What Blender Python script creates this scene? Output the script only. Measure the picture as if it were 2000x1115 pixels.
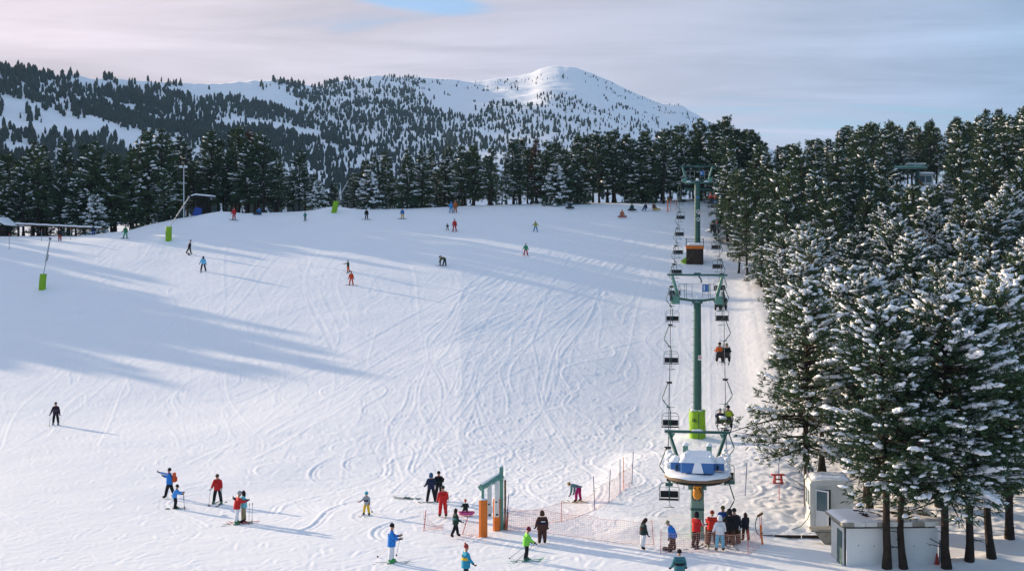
import bpy, bmesh, math, random
import numpy as np
from mathutils import Vector, Matrix, Quaternion

S = bpy.context.scene
COL = S.collection
for o in list(bpy.data.objects):
    bpy.data.objects.remove(o)
R = math.radians
rng = np.random.default_rng(7)
random.seed(7)

# ------------------------------------------------------------------ camera
CZ = 15.0            # camera height above the run-out
F = 2400.0           # focal length in photo pixels (2000 px wide)
cam = bpy.data.cameras.new('camera')
cam.sensor_width = 36.0
cam.lens = 36.0 * F / 2000.0
cam.shift_y = -97.5 / 2000.0
cam.clip_start = 0.5
cam.clip_end = 20000
camo = bpy.data.objects.new('camera', cam)
COL.objects.link(camo)
camo.location = (0, 0, CZ)
camo.rotation_euler = (R(90), 0, 0)
S.camera = camo

# ------------------------------------------------------------------ light
SUN_EL = 13.3
SUN_AZ = -55.0       # degrees from +Y towards +X (so: left of the view, behind the trees)
sd = Vector((math.sin(R(SUN_AZ)) * math.cos(R(SUN_EL)), math.cos(R(SUN_AZ)) * math.cos(R(SUN_EL)), math.sin(R(SUN_EL))))
sun = bpy.data.lights.new('sun', 'SUN')
sun.energy = 4.8
sun.angle = R(0.6)
sun.color = (1.0, 0.79, 0.57)
suno = bpy.data.objects.new('sun', sun)
COL.objects.link(suno)
suno.rotation_euler = sd.to_track_quat('Z', 'Y').to_euler()
suno.location = (-60, 40, 60)

S.view_settings.view_transform = 'Standard'
S.view_settings.look = 'None'
S.view_settings.exposure = 0.64
S.view_settings.gamma = 1.0
S.view_settings.use_curve_mapping = False
S.cycles.max_bounces = 6
S.cycles.diffuse_bounces = 3
S.cycles.glossy_bounces = 2
S.cycles.transparent_max_bounces = 8

W = bpy.data.worlds.new('World')
S.world = W
W.use_nodes = True
nt = W.node_tree
nt.nodes.clear()

def N(t, type_, **kw):
    n = t.nodes.new(type_)
    for k, v in kw.items():
        if k == 'inp':
            for kk, vv in v.items():
                n.inputs[kk].default_value = vv
        else:
            setattr(n, k, v)
    return n

def L(t, a, b):
    t.links.new(a, b)

out = N(nt, 'ShaderNodeOutputWorld')
bg = N(nt, 'ShaderNodeBackground', inp={'Strength': 0.1})
sky = N(nt, 'ShaderNodeTexSky', sky_type='NISHITA', sun_disc=False, sun_elevation=R(SUN_EL), sun_rotation=R(SUN_AZ), altitude=1800, air_density=1.0, dust_density=0.6, ozone_density=2.0)
tc = N(nt, 'ShaderNodeTexCoord')
sep = N(nt, 'ShaderNodeSeparateXYZ')
L(nt, tc.outputs['Generated'], sep.inputs[0])
# thin streaky cloud sheet: project the direction on a plane overhead
zz = N(nt, 'ShaderNodeMath', operation='MAXIMUM', inp={1: 0.0}); L(nt, sep.outputs[2], zz.inputs[0])
za = N(nt, 'ShaderNodeMath', operation='ADD', inp={1: 0.10}); L(nt, zz.outputs[0], za.inputs[0])
dx = N(nt, 'ShaderNodeMath', operation='DIVIDE'); L(nt, sep.outputs[0], dx.inputs[0]); L(nt, za.outputs[0], dx.inputs[1])
dy = N(nt, 'ShaderNodeMath', operation='DIVIDE'); L(nt, sep.outputs[1], dy.inputs[0]); L(nt, za.outputs[0], dy.inputs[1])
cmb = N(nt, 'ShaderNodeCombineXYZ'); L(nt, dx.outputs[0], cmb.inputs[0]); L(nt, dy.outputs[0], cmb.inputs[1])
mp = N(nt, 'ShaderNodeMapping'); mp.inputs['Scale'].default_value = (0.7, 1.9, 1); mp.inputs['Rotation'].default_value = (0, 0, R(-18)); mp.inputs['Location'].default_value = (3.1, 1.3, 0)
L(nt, cmb.outputs[0], mp.inputs[0])
n1 = N(nt, 'ShaderNodeTexNoise', inp={'Scale': 0.9, 'Detail': 7.0, 'Roughness': 0.58, 'Distortion': 0.6}); L(nt, mp.outputs[0], n1.inputs['Vector'])
n2 = N(nt, 'ShaderNodeTexNoise', inp={'Scale': 0.33, 'Detail': 3.0, 'Roughness': 0.5}); L(nt, mp.outputs[0], n2.inputs['Vector'])
# warmth towards the sun's azimuth
dot = N(nt, 'ShaderNodeVectorMath', operation='DOT_PRODUCT'); dot.inputs[1].default_value = (sd.x, sd.y, 0.0); L(nt, tc.outputs['Generated'], dot.inputs[0])
warm = N(nt, 'ShaderNodeMapRange', inp={'From Min': 0.16, 'From Max': 0.80, 'To Min': 0.0, 'To Max': 1.0}); L(nt, dot.outputs['Value'], warm.inputs[0])
cwarm = N(nt, 'ShaderNodeMix', data_type='RGBA')
cwarm.inputs['A'].default_value = (2.15, 3.08, 4.5, 1)
cwarm.inputs['B'].default_value = (5.75, 5.0, 5.35, 1)
L(nt, warm.outputs[0], cwarm.inputs['Factor'])
# brightness variation inside the cloud sheet
cv = N(nt, 'ShaderNodeMapRange', inp={'From Min': 0.3, 'From Max': 0.7, 'To Min': 0.76, 'To Max': 1.22}); L(nt, n1.outputs[0], cv.inputs[0])
cvm = N(nt, 'ShaderNodeVectorMath', operation='SCALE'); L(nt, cwarm.outputs['Result'], cvm.inputs[0]); L(nt, cv.outputs[0], cvm.inputs['Scale'])
# blue sky seen through the gaps and higher up
skyb = N(nt, 'ShaderNodeMix', data_type='RGBA', blend_type='MULTIPLY', inp={'Factor': 1.0})
skyb.inputs['B'].default_value = (0.95, 1.1, 1.2, 1)
L(nt, sky.outputs[0], skyb.inputs['A'])
cover = N(nt, 'ShaderNodeMath', operation='ADD'); L(nt, n1.outputs[0], cover.inputs[0]); L(nt, n2.outputs[0], cover.inputs[1])
elev = N(nt, 'ShaderNodeMapRange', inp={'From Min': 0.16, 'From Max': 0.6, 'To Min': 0.0, 'To Max': 0.04}); L(nt, sep.outputs[2], elev.inputs[0])
cov2 = N(nt, 'ShaderNodeMath', operation='SUBTRACT'); L(nt, cover.outputs[0], cov2.inputs[0]); L(nt, elev.outputs[0], cov2.inputs[1])
gu = N(nt, 'ShaderNodeMath', operation='DIVIDE'); L(nt, sep.outputs[0], gu.inputs[0]); L(nt, sep.outputs[1], gu.inputs[1])
gv = N(nt, 'ShaderNodeMath', operation='DIVIDE'); L(nt, sep.outputs[2], gv.inputs[0]); L(nt, sep.outputs[1], gv.inputs[1])
gap = N(nt, 'ShaderNodeCombineXYZ'); L(nt, gu.outputs[0], gap.inputs[0]); L(nt, gv.outputs[0], gap.inputs[1]); L(nt, sep.outputs[1], gap.inputs[2])
gm = N(nt, 'ShaderNodeMapping', vector_type='TEXTURE'); gm.inputs['Location'].default_value = (-.088, .196, .97); gm.inputs['Rotation'].default_value = (0, 0, R(-9)); gm.inputs['Scale'].default_value = (.075, .014, 3.0); L(nt, gap.outputs[0], gm.inputs[0])
gl_ = N(nt, 'ShaderNodeVectorMath', operation='LENGTH'); L(nt, gm.outputs[0], gl_.inputs[0])
gr_ = N(nt, 'ShaderNodeMapRange', interpolation_type='SMOOTHSTEP', inp={'From Min': 0.0, 'From Max': 1.25, 'To Min': 0.62, 'To Max': 0.0}); L(nt, gl_.outputs['Value'], gr_.inputs[0])
cov3 = N(nt, 'ShaderNodeMath', operation='SUBTRACT'); L(nt, cov2.outputs[0], cov3.inputs[0]); L(nt, gr_.outputs[0], cov3.inputs[1])
msk = N(nt, 'ShaderNodeMapRange', interpolation_type='SMOOTHSTEP', inp={'From Min': 0.66, 'From Max': 0.92, 'To Min': 0.30, 'To Max': 1.0}); L(nt, cov3.outputs[0], msk.inputs[0])
mix = N(nt, 'ShaderNodeMix', data_type='RGBA'); L(nt, msk.outputs[0], mix.inputs['Factor']); L(nt, skyb.outputs['Result'], mix.inputs['A']); L(nt, cvm.outputs[0], mix.inputs['B'])
L(nt, mix.outputs['Result'], bg.inputs[0])
L(nt, bg.outputs[0], out.inputs[0])

# ------------------------------------------------------------------ helpers
def mat(name, color, rough=0.7, spec=0.3, metal=0.0, noise=None, bump=None, rnd=0.0):
    """Principled material; noise=(scale, amount) mottles the colour, bump=(scale, strength, distance)."""
    m = bpy.data.materials.new(name)
    m.use_nodes = True
    t = m.node_tree
    b = t.nodes['Principled BSDF']
    b.inputs['Base Color'].default_value = (*color, 1)
    b.inputs['Roughness'].default_value = rough
    b.inputs['Specular IOR Level'].default_value = spec
    b.inputs['Metallic'].default_value = metal
    co = N(t, 'ShaderNodeTexCoord')
    if noise:
        n = N(t, 'ShaderNodeTexNoise', inp={'Scale': noise[0], 'Detail': 5.0, 'Roughness': 0.6})
        L(t, co.outputs['Object'], n.inputs['Vector'])
        mr = N(t, 'ShaderNodeMapRange', inp={'From Min': 0.25, 'From Max': 0.75, 'To Min': 1 - noise[1], 'To Max': 1 + noise[1]})
        L(t, n.outputs[0], mr.inputs[0])
        sc = N(t, 'ShaderNodeVectorMath', operation='SCALE')
        sc.inputs[0].default_value = color
        L(t, mr.outputs[0], sc.inputs['Scale'])
        L(t, sc.outputs[0], b.inputs['Base Color'])
    if bump:
        n = N(t, 'ShaderNodeTexNoise', inp={'Scale': bump[0], 'Detail': 4.0})
        L(t, co.outputs['Object'], n.inputs['Vector'])
        bp = N(t, 'ShaderNodeBump', inp={'Strength': bump[1], 'Distance': bump[2]})
        L(t, n.outputs[0], bp.inputs['Height'])
        L(t, bp.outputs[0], b.inputs['Normal'])
    return m

def tag(o, label=None, cat=None, group=None, kind=None):
    if label: o['label'] = label
    if cat: o['category'] = cat
    if group: o['group'] = group
    if kind: o['kind'] = kind
    return o

def mesh_obj(name, me, parent=None, loc=None):
    o = bpy.data.objects.new(name, me)
    COL.objects.link(o)
    if parent is not None: o.parent = parent
    if loc is not None: o.location = loc
    return o

def empty(name, loc=(0, 0, 0), rz=0.0, label=None, cat=None, group=None, scale=1.0):
    o = bpy.data.objects.new(name, None)
    COL.objects.link(o)
    o.empty_display_size = 0.2
    o.location = loc
    o.rotation_euler = (0, 0, rz)
    o.scale = (scale,) * 3
    return tag(o, label, cat, group)

def np_mesh(name, V, Fc, mats=(), mi=None, smooth=False):
    """V (n,3); Fc (m,k) with one k."""
    V = np.asarray(V, np.float32); Fc = np.asarray(Fc, np.int32)
    me = bpy.data.meshes.new(name)
    n, (m, k) = len(V), Fc.shape
    me.vertices.add(n); me.vertices.foreach_set('co', V.ravel())
    me.loops.add(m * k); me.loops.foreach_set('vertex_index', Fc.ravel())
    me.polygons.add(m)
    me.polygons.foreach_set('loop_start', np.arange(0, m * k, k, dtype=np.int32))
    me.polygons.foreach_set('loop_total', np.full(m, k, np.int32))
    if smooth: me.polygons.foreach_set('use_smooth', np.ones(m, bool))
    for a in mats: me.materials.append(a)
    if mi is not None: me.polygons.foreach_set('material_index', np.asarray(mi, np.int32))
    me.update(calc_edges=True)
    return me

def _hash(ix, iy, seed):
    h = (ix.astype(np.int64) * 374761393 + iy.astype(np.int64) * 668265263 + seed * 1442695041) & 0x7fffffff
    h = ((h ^ (h >> 13)) * 1274126177) & 0x7fffffff
    h = h ^ (h >> 16)
    return (h & 0xffff) / 65535.0

def vnoise(x, y, seed=0):
    ix = np.floor(x); iy = np.floor(y)
    fx = x - ix; fy = y - iy
    fx = fx * fx * fx * (fx * (fx * 6 - 15) + 10); fy = fy * fy * fy * (fy * (fy * 6 - 15) + 10)
    ix = ix.astype(np.int64); iy = iy.astype(np.int64)
    a = _hash(ix, iy, seed); b = _hash(ix + 1, iy, seed); c = _hash(ix, iy + 1, seed); d = _hash(ix + 1, iy + 1, seed)
    return (a * (1 - fx) + b * fx) * (1 - fy) + (c * (1 - fx) + d * fx) * fy

def fbm(x, y, seed=0, octv=4, gain=0.5):
    s = 0; a = 1; t = 0
    for i in range(octv):
        s = s + a * vnoise(x * 2 ** i + 17.3 * i, y * 2 ** i - 9.1 * i, seed + i)
        t += a; a *= gain
    return s / t - 0.5

def sstep(a, b, x):
    t = np.clip((x - a) / (b - a), 0, 1)
    return t * t * (3 - 2 * t)

# ------------------------------------------------------------------ ground shape
_ty = np.arange(0, 620, 0.5)
_tz = np.interp(_ty, [0, 30, 45, 55, 75, 90, 100, 110, 120, 130, 140, 150, 160, 170, 180, 190, 200, 215, 240, 300, 400, 620],
                [.6, .3, .3, .3, -.1, .1, .5, 1.6, 3.1, 4.8, 6.7, 8.8, 11.0, 13.1, 15.1, 17.2, 19.8, 22.6, 23.5, 18, 4, -12])
_k = np.exp(-0.5 * (np.arange(-24, 25) / 9.0) ** 2); _k /= _k.sum()
_tz = np.convolve(np.pad(_tz, 24, mode='edge'), _k, mode='valid')
LIFT = 0.1508        # the chairlift runs along X = LIFT * Y

def smin(a, b, k):
    h = np.clip(0.5 + 0.5 * (b - a) / k, 0, 1)
    return b * (1 - h) + a * h - k * h * (1 - h)

PLAT = np.array([(8.3, 84.7), (4.2, 67.0), (5.6, 61.2), (12.0, 60.6), (16.7, 66.7), (18.5, 84.7)])

def poly_sd(X, Y, P):
    """signed distance to a polygon, positive inside"""
    d = np.full(np.shape(X), 1e9); ins = np.zeros(np.shape(X), bool)
    for i in range(len(P)):
        a = P[i]; b = P[(i + 1) % len(P)]
        ex, ey = b - a
        t = np.clip(((X - a[0]) * ex + (Y - a[1]) * ey) / (ex * ex + ey * ey), 0, 1)
        d = np.minimum(d, np.hypot(X - a[0] - t * ex, Y - a[1] - t * ey))
        c = ((a[1] > Y) != (b[1] > Y)) & (X < (b[0] - a[0]) * (Y - a[1]) / (b[1] - a[1] + 1e-12) + a[0])
        ins ^= c
    return np.where(ins, d, -d)

MOUNDS = []          # (x, y, radius, height)

def H(X, Y):
    X = np.asarray(X, float); Y = np.asarray(Y, float)
    Yc = np.maximum(Y, 5.0)
    px = 1000 + F * X / np.maximum(Yc, 40)
    z = np.interp(Y, _ty, _tz)
    cap = np.interp(px, [-600, -200, 0, 150, 250, 300, 345, 430, 480, 600, 800, 1000, 1200, 1310, 1400, 1500, 1800, 2400],
                    [15.4, 15.0, 14.8, 14.9, 15.6, 16.9, 17.7, 18.9, 18.5, 18.9, 19.4, 20.3, 20.9, 21.3, 22.0, 21.8, 18.2, 18])
    zc = smin(z, cap, 1.6)
    z = np.where(Y < 235, zc, z - sstep(235, 300, Y) * 2 + (np.minimum(zc - z, 0)) * (1 - sstep(235, 300, Y)))
    # hump towards the middle of the piste, gully along the lift side
    C = np.interp(px, [-400, 0, 400, 700, 900, 1100, 1250, 1310, 1370, 1430, 1500, 1700],
                  [0.0, 0.0, 0.35, 0.62, 0.58, 0.05, -.38, -.46, -.40, -.28, -.06, .1])
    z = z + C * sstep(72, 100, Y) * (1 - 0.75 * sstep(150, 200, Y))
    # forest hill to the right of the lift
    s = X - LIFT * Y
    z = z + np.maximum(s - 6.5, 0) * 0.16 * sstep(72, 130, Y) * (1 - sstep(235, 330, Y) * .6)
    # bank pushed up at the edge of the lift track
    z = z + 0.28 * np.exp(-((s - 6.6) / 1.5) ** 2) * sstep(86, 120, Y) * (1 - sstep(160, 190, Y))
    # loading platform of packed snow
    z = z + 0.32 * sstep(-1.8, 1.4, poly_sd(X, Y, PLAT))
    z = z + 0.35 * fbm(X / 14, Y / 14, 3, 3) * sstep(40, 70, Y)
    for mx, my, r, h in MOUNDS:
        z = z + h * np.exp(-((X - mx) ** 2 + (Y - my) ** 2) / (r * r))
    return z

def ground(px, py, y0=42.0, y1=330.0):
    """the point of the ground seen through photo pixel (px, py)"""
    Y = np.arange(y0, y1, 0.1)
    X = (px - 1000) / F * Y
    zr = CZ - (py - 460) / F * Y
    hit = np.nonzero(H(X, Y) >= zr)[0]
    i = hit[0] if len(hit) else len(Y) - 1
    return Vector((X[i], Y[i], float(H(X[i], Y[i]))))

def at(px, py, Y):
    return Vector(((px - 1000) / F * Y, Y, CZ - (py - 460) / F * Y))

# small mounds the snow guns and towers stand on
for _px, _py, _r, _h in [(83, 563, 2.6, .35), (330, 468, 3.2, .5), (652, 414, 3.4, .8), (425, 425, 4.5, .7), (1187, 392, 2.5, .3), (1358, 858, 1.6, .3)]:
    _p = ground(_px, _py)
    MOUNDS.append((_p.x, _p.y, _r, _h))

for _px, _py in [(1730, 1101), (1764, 1102), (1846, 1102), (1893, 1096), (1938, 1088), (1972, 1052), (1580, 990)]:
    _p = ground(_px, _py); MOUNDS.append((_p.x, _p.y, .55, .16))
# ------------------------------------------------------------------ snow material
def snow_material(name, fine=1.0):
    m = bpy.data.materials.new(name); m.use_nodes = True
    t = m.node_tree; b = t.nodes['Principled BSDF']
    b.inputs['Roughness'].default_value = 0.62
    b.inputs['Specular IOR Level'].default_value = 0.22
    co = N(t, 'ShaderNodeTexCoord')
    n = N(t, 'ShaderNodeTexNoise', inp={'Scale': 0.35, 'Detail': 5.0}); L(t, co.outputs['Object'], n.inputs['Vector'])
    r = N(t, 'ShaderNodeMix', data_type='RGBA'); r.inputs['A'].default_value = (.84, .86, .885, 1); r.inputs['B'].default_value = (.92, .925, .935, 1)
    L(t, n.outputs[0], r.inputs['Factor']); L(t, r.outputs['Result'], b.inputs['Base Color'])
    a = N(t, 'ShaderNodeTexNoise', inp={'Scale': 5.0, 'Detail': 6.0, 'Roughness': 0.62}); L(t, co.outputs['Object'], a.inputs['Vector'])
    bp = N(t, 'ShaderNodeBump', inp={'Strength': 0.35 * fine, 'Distance': 0.03}); L(t, a.outputs[0], bp.inputs['Height'])
    L(t, bp.outputs[0], b.inputs['Normal'])
    return m
SNOW = snow_material('piste_snow')
SNOWB = mat('fresh_snow', (.88, .89, .91), .6, .2, bump=(9, .25, .03))

# ------------------------------------------------------------------ ski tracks: a height raster laid over the piste
RX0, RX1, RY0, RY1, RS = -80.0, 48.0, 44.0, 222.0, 0.08
_nx, _ny = int((RX1 - RX0) / RS), int((RY1 - RY0) / RS)
GR = np.zeros((_ny, _nx), np.float32)
BE = np.zeros((_ny, _nx), np.float32)
_ko = np.arange(-3, 4)
_kx, _ky = np.meshgrid(_ko, _ko)
_kx = _kx.ravel(); _ky = _ky.ravel()

def stamp(raster, x, y, rad, amp, fn):
    cx = (x - RX0) / RS; cy = (y - RY0) / RS
    ix = np.round(cx).astype(int)[:, None] + _kx[None]
    iy = np.round(cy).astype(int)[:, None] + _ky[None]
    d2 = ((ix - cx[:, None]) ** 2 + (iy - cy[:, None]) ** 2) * RS * RS
    v = amp * np.exp(-d2 / (rad * rad))
    ok = (ix >= 0) & (ix < _nx) & (iy >= 0) & (iy < _ny)
    fn.at(raster, (iy[ok], ix[ok]), v[ok].astype(np.float32))

def track(x, y, depth, side=1, both=True):
    """one ski run along the polyline (dense points)"""
    tx = np.gradient(x); ty = np.gradient(y); l = np.hypot(tx, ty) + 1e-9
    q = float(np.clip(np.mean(y) / 90, .9, 1.3)); depth = depth * (.85 if q > 1.05 else 1.0)
    nx, ny = -ty / l, tx / l
    for off in ((-0.16, 0.16) if both else (0,)):
        stamp(GR, x + nx * off, y + ny * off, 0.075 * q, -depth, np.minimum)
    o = side * 0.36
    stamp(BE, x + nx * o, y + ny * o, 0.10 * q, depth * 1.1, np.maximum)

def s_track(x0, y0, x1, y1, turns, amp, depth, ph=0):
    Ln = math.hypot(x1 - x0, y1 - y0)
    n = int(Ln / 0.08) + 2
    t = np.linspace(0, 1, n)
    env = np.minimum(1, np.minimum(t, 1 - t) * 8 + .3)
    a = amp * np.sin(2 * np.pi * turns * t + ph + 0.8 * np.sin(3 * t + ph)) * env
    dx, dy = (x1 - x0) / Ln, (y1 - y0) / Ln
    track(x0 + dx * t * Ln - dy * a, y0 + dy * t * Ln + dx * a, depth, 1 if ph < 3 else -1)

r_ = random.Random(11)
for i in range(330):           # runs down the open slope towards the bottom station
    ys = r_.uniform(105, 208); ye = max(84, ys - r_.uniform(20, 75))
    xs = r_.uniform(-70, 30) * ys / 200 + r_.uniform(-6, 6)
    xe = xs + r_.gauss(6 if xs < 5 else -1, 9)
    s_track(xs, ys, xe, ye, r_.uniform(.4, 2.4), r_.uniform(.3, 2.4), r_.choice((.008, .012, .016, .024)), r_.uniform(0, 6.2))
for i in range(150):           # long arcs swinging down from the lift line to the left
    ya = r_.uniform(125, 190); xa = LIFT * ya - r_.uniform(3, 26); yb = r_.uniform(70, 112); xb = r_.uniform(-24, 7)
    n_ = int(math.hypot(xb - xa, yb - ya) / .08); t_ = np.linspace(0, 1, n_); bow = r_.uniform(2, 9); dx_, dy_ = xb - xa, yb - ya; l_ = math.hypot(dx_, dy_)
    o_ = bow * 4 * t_ * (1 - t_) * .8 + r_.uniform(.1, .6) * np.sin(t_ * r_.uniform(6, 26) + i)
    track(xa + dx_ * t_ - dy_ / l_ * o_ * -1, ya + dy_ * t_ + dx_ / l_ * o_ * -1, r_.choice((.010, .015, .022, .034)), r_.choice((-1, 1)))
for i in range(75):            # sweeping turns in the shaded hollow left of the lift
    ys = r_.uniform(74, 125); xs = r_.uniform(-7, 10)
    xe = xs + r_.uniform(-10, 9); ye = max(66, ys - r_.uniform(8, 34))
    s_track(xs, ys, xe, ye, r_.uniform(.5, 2.2), r_.uniform(.8, 3.2), r_.choice((.016, .026, .042)), r_.uniform(0, 6.2))
for i in range(60):            # traverses on the flat run-out
    ys = r_.uniform(50, 100); xs = r_.uniform(-40, 12)
    xe = xs + r_.choice((-1, 1)) * r_.uniform(8, 30); ye = ys + r_.uniform(-9, 6)
    s_track(xs, ys, xe, ye, r_.uniform(.3, 1.2), r_.uniform(.4, 2), r_.choice((.005, .008, .012)), r_.uniform(0, 6.2))
for i in range(16):            # straight tracks along the lift line
    o = r_.uniform(-4.5, 5.0)
    ys = r_.uniform(120, 190); ye = r_.uniform(86, 110)
    s_track(LIFT * ys + o, ys, LIFT * ye + o + r_.uniform(-1, 1), ye, r_.uniform(.2, .8), r_.uniform(.1, .6), r_.choice((.008, .012, .02)), r_.uniform(0, 6.2))
# thousands of short skid arcs and scuffs
_n = 24000
_q = np.random.default_rng(12)
_sy = _q.uniform(46, 200, _n) ** 1.0; _sx = (_q.uniform(-.44, .2, _n)) * _sy
_th = _q.normal(0.15, .55, _n) + np.where(_q.random(_n) < .3, 1.4, 0); _ln = _q.uniform(.5, 3.2, _n); _cu = _q.normal(0, .45, _n)
_am = _q.uniform(.006, .026, _n) * np.where(_sy > 100, .8, 1.0)
_tt = np.linspace(-.5, .5, 16)[None]
_ang = _th[:, None] + _cu[:, None] * _tt * _ln[:, None] * .5
_ds = _ln[:, None] / 16
_axs = _sx[:, None] + np.cumsum(np.cos(_ang) * _ds, 1); _ays = _sy[:, None] + np.cumsum(np.sin(_ang) * _ds, 1)
_tap = (np.cos(_tt * np.pi) * np.ones_like(_axs) * _am[:, None])
for _c in range(0, _n, 3000):
    _sl = slice(_c, _c + 3000)
    _x = _axs[_sl].ravel(); _y = _ays[_sl].ravel(); _a = _tap[_sl].ravel()[:, None]
    stamp(GR, _x, _y, .12, -_a, np.minimum)
    stamp(BE, _x + .16, _y - .14, .13, _a * .9, np.maximum)
for i in range(80):           # tight loops and scribbles where beginners turn, left of the station
    ys = r_.uniform(71, 97); xs = r_.gauss(.022 * ys, 4.2)
    n_ = int(r_.uniform(120, 480)); th = r_.uniform(-2.8, -.3); k0 = r_.uniform(-.012, .012); w_ = r_.uniform(.006, .022); p_ = r_.uniform(0, 6)
    t_ = np.arange(n_); ang_ = th + np.cumsum(k0 + .030 * np.sin(t_ * w_ + p_)) * .8
    track(xs + np.cumsum(np.cos(ang_)) * .08, ys + np.cumsum(np.sin(ang_)) * .08, r_.choice((.018, .028, .042)), r_.choice((-1, 1)))
DETAIL = GR + BE
_gy, _gx = np.mgrid[0:_ny, 0:_nx]
_wx = RX0 + _gx * RS; _wy = RY0 + _gy * RS
# wind and skid texture
DETAIL += (0.034 * fbm(_wx / 1.9, _wy / .9, 21, 4, .62) + 0.05 * np.maximum(fbm(_wx / 5, _wy / 4, 27, 2), 0) * fbm(_wx / .7, _wy / .5, 29, 2)).astype(np.float32)
_s = _wx - LIFT * _wy
# trampled, lumpy snow round the lift station and beside the huts
_rough = np.clip(sstep(2.0, 4.5, _s) * sstep(96, 84, _wy) * sstep(58, 62, _wy) + sstep(4.5, 6.0, _s) * (.3 + .5 * sstep(96, 84, _wy)) * sstep(160, 150, _wy) * sstep(60, 64, _wy), 0, 1)
DETAIL += (_rough * (0.16 * np.abs(fbm(_wx / 1.1, _wy / 1.1, 31, 3, .55)) * 2 - 0.05 + 0.10 * fbm(_wx / .45, _wy / .45, 33, 2))).astype(np.float32)
del _gx, _gy, _wx, _wy, _s, _rough

def detail(X, Y):
    fx = (X - RX0) / RS; fy = (Y - RY0) / RS
    ok = (fx > 1) & (fx < _nx - 2) & (fy > 1) & (fy < _ny - 2)
    fx = np.clip(fx, 1, _nx - 3); fy = np.clip(fy, 1, _ny - 3)
    ix = fx.astype(int); iy = fy.astype(int); tx = fx - ix; ty = fy - iy
    d = (DETAIL[iy, ix] * (1 - tx) + DETAIL[iy, ix + 1] * tx) * (1 - ty) + (DETAIL[iy + 1, ix] * (1 - tx) + DETAIL[iy + 1, ix + 1] * tx) * ty
    return np.where(ok, d, 0)

def build_ground():
    cols = np.concatenate([np.arange(-3200, -60, 90), np.arange(-60, 2064, 2.5), np.arange(2070, 5200, 90)])
    yy = np.arange(43.5, 225, 0.02)
    dens = np.maximum(36000 / yy ** 2, np.where(yy < 100, 0, np.where(yy < 200, 4.6, 2.0))) / 1.6
    cum = np.concatenate([[0], np.cumsum(dens * 0.02)])[:-1]
    rows = np.interp(np.arange(0, cum[-1], 1.0), cum, yy)
    rows = np.concatenate([[2.0, 12, 20, 28, 36, 40], rows, np.arange(227, 300, 4), np.arange(300, 640, 14)])
    U, Y = np.meshgrid(cols, rows)
    X = (U - 1000) / F * np.maximum(Y, 40)
    Z = H(X, Y) + detail(X, Y)
    nr, nc = U.shape
    V = np.stack([X, Y, Z], -1).reshape(-1, 3)
    i = np.arange(nr * nc).reshape(nr, nc)
    Fc = np.stack([i[:-1, :-1], i[:-1, 1:], i[1:, 1:], i[1:, :-1]], -1).reshape(-1, 4)
    me = np_mesh('snow_ground', V, Fc, [SNOW], smooth=True)
    return tag(mesh_obj('snow_ground', me), 'snow covered ski slope and flat run-out crossed by ski tracks', 'ski slope', kind='structure')
build_ground()

# ------------------------------------------------------------------ mountain
RIDGE_PX = [-2600, -1400, -700, -300, 0, 60, 130, 210, 300, 400, 480, 540, 610, 650, 720, 790, 850, 910, 940, 1000, 1040, 1056, 1090, 1130, 1165, 1240, 1290, 1330, 1380, 1430, 1500, 1600, 1800, 2300, 3000, 4600]
RIDGE_Y = [330, 240, 160, 128, 134, 140, 148, 154, 160, 165, 160, 156, 170, 161, 148, 149, 152, 160, 158, 151, 144, 133, 128, 133, 147, 181, 203, 206, 236, 262, 290, 320, 350, 370, 390, 400]
RIDGE_D = [1700, 1500, 1300, 1150, 1150, 1200, 1260, 1330, 1420, 1550, 1650, 1720, 1800, 1900, 2050, 2150, 2230, 2300, 2350, 2420, 2470, 2490, 2500, 2500, 2500, 2500, 2520, 2560, 2600, 2600, 2600, 2600, 2500, 2400, 2300, 2200]

_rp = np.arange(-2600, 4601, 5.0)
def _smooth(v, sig):
    k = np.exp(-.5 * (np.arange(-int(3 * sig), int(3 * sig) + 1) / sig) ** 2); k /= k.sum(); n = len(k) // 2
    return np.convolve(np.pad(v, n, mode='edge'), k, mode='valid')
_rD = _smooth(np.interp(_rp, RIDGE_PX, RIDGE_D), 14)
_rZ = CZ + (460 - np.interp(_rp, RIDGE_PX, RIDGE_Y)) / F * _rD
_rZs = _smooth(_rZ, 24); _rZf = _smooth(_rZ, 1.6)

def mountain_at(px, t):
    """t 0 at the valley, 1 at the ridge, above 1 the far side; returns world X, Y, Z"""
    D = np.interp(px, _rp, _rD); q = sstep(.45, 1, np.clip(t, 0, 1))
    D0 = 560 + 0 * px
    zr = np.interp(px, _rp, _rZs) * (1 - q) + np.interp(px, _rp, _rZf) * q
    Y = D0 + (D - D0) * t
    X = (px - 1000) / F * Y
    tt = np.clip(t, 0, 1)
    prof = tt ** 1.12
    z = -14 + (zr + 14) * prof
    z = np.where(t > 1, zr - (t - 1) * (D - D0) * 0.45, z)
    gul = np.abs(fbm(X / 260 + Y / 900, Y / 700, 51, 4, .5)) * 2
    amp = (zr * 0.13) * np.interp(px, [500, 900], [1, .55]) * np.sin(np.pi * np.clip(t, 0, 1)) ** .8
    z = z - amp * gul + 9 * fbm(X / 60, Y / 60, 57, 4) * np.minimum(1, tt * 3) * (1 - 0.75 * sstep(.9, 1, t))
    z = z + 5 * fbm(px / 26, px * 0 + .5, 59, 3) * sstep(.86, 1.0, t)
    return X, Y, z

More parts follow.
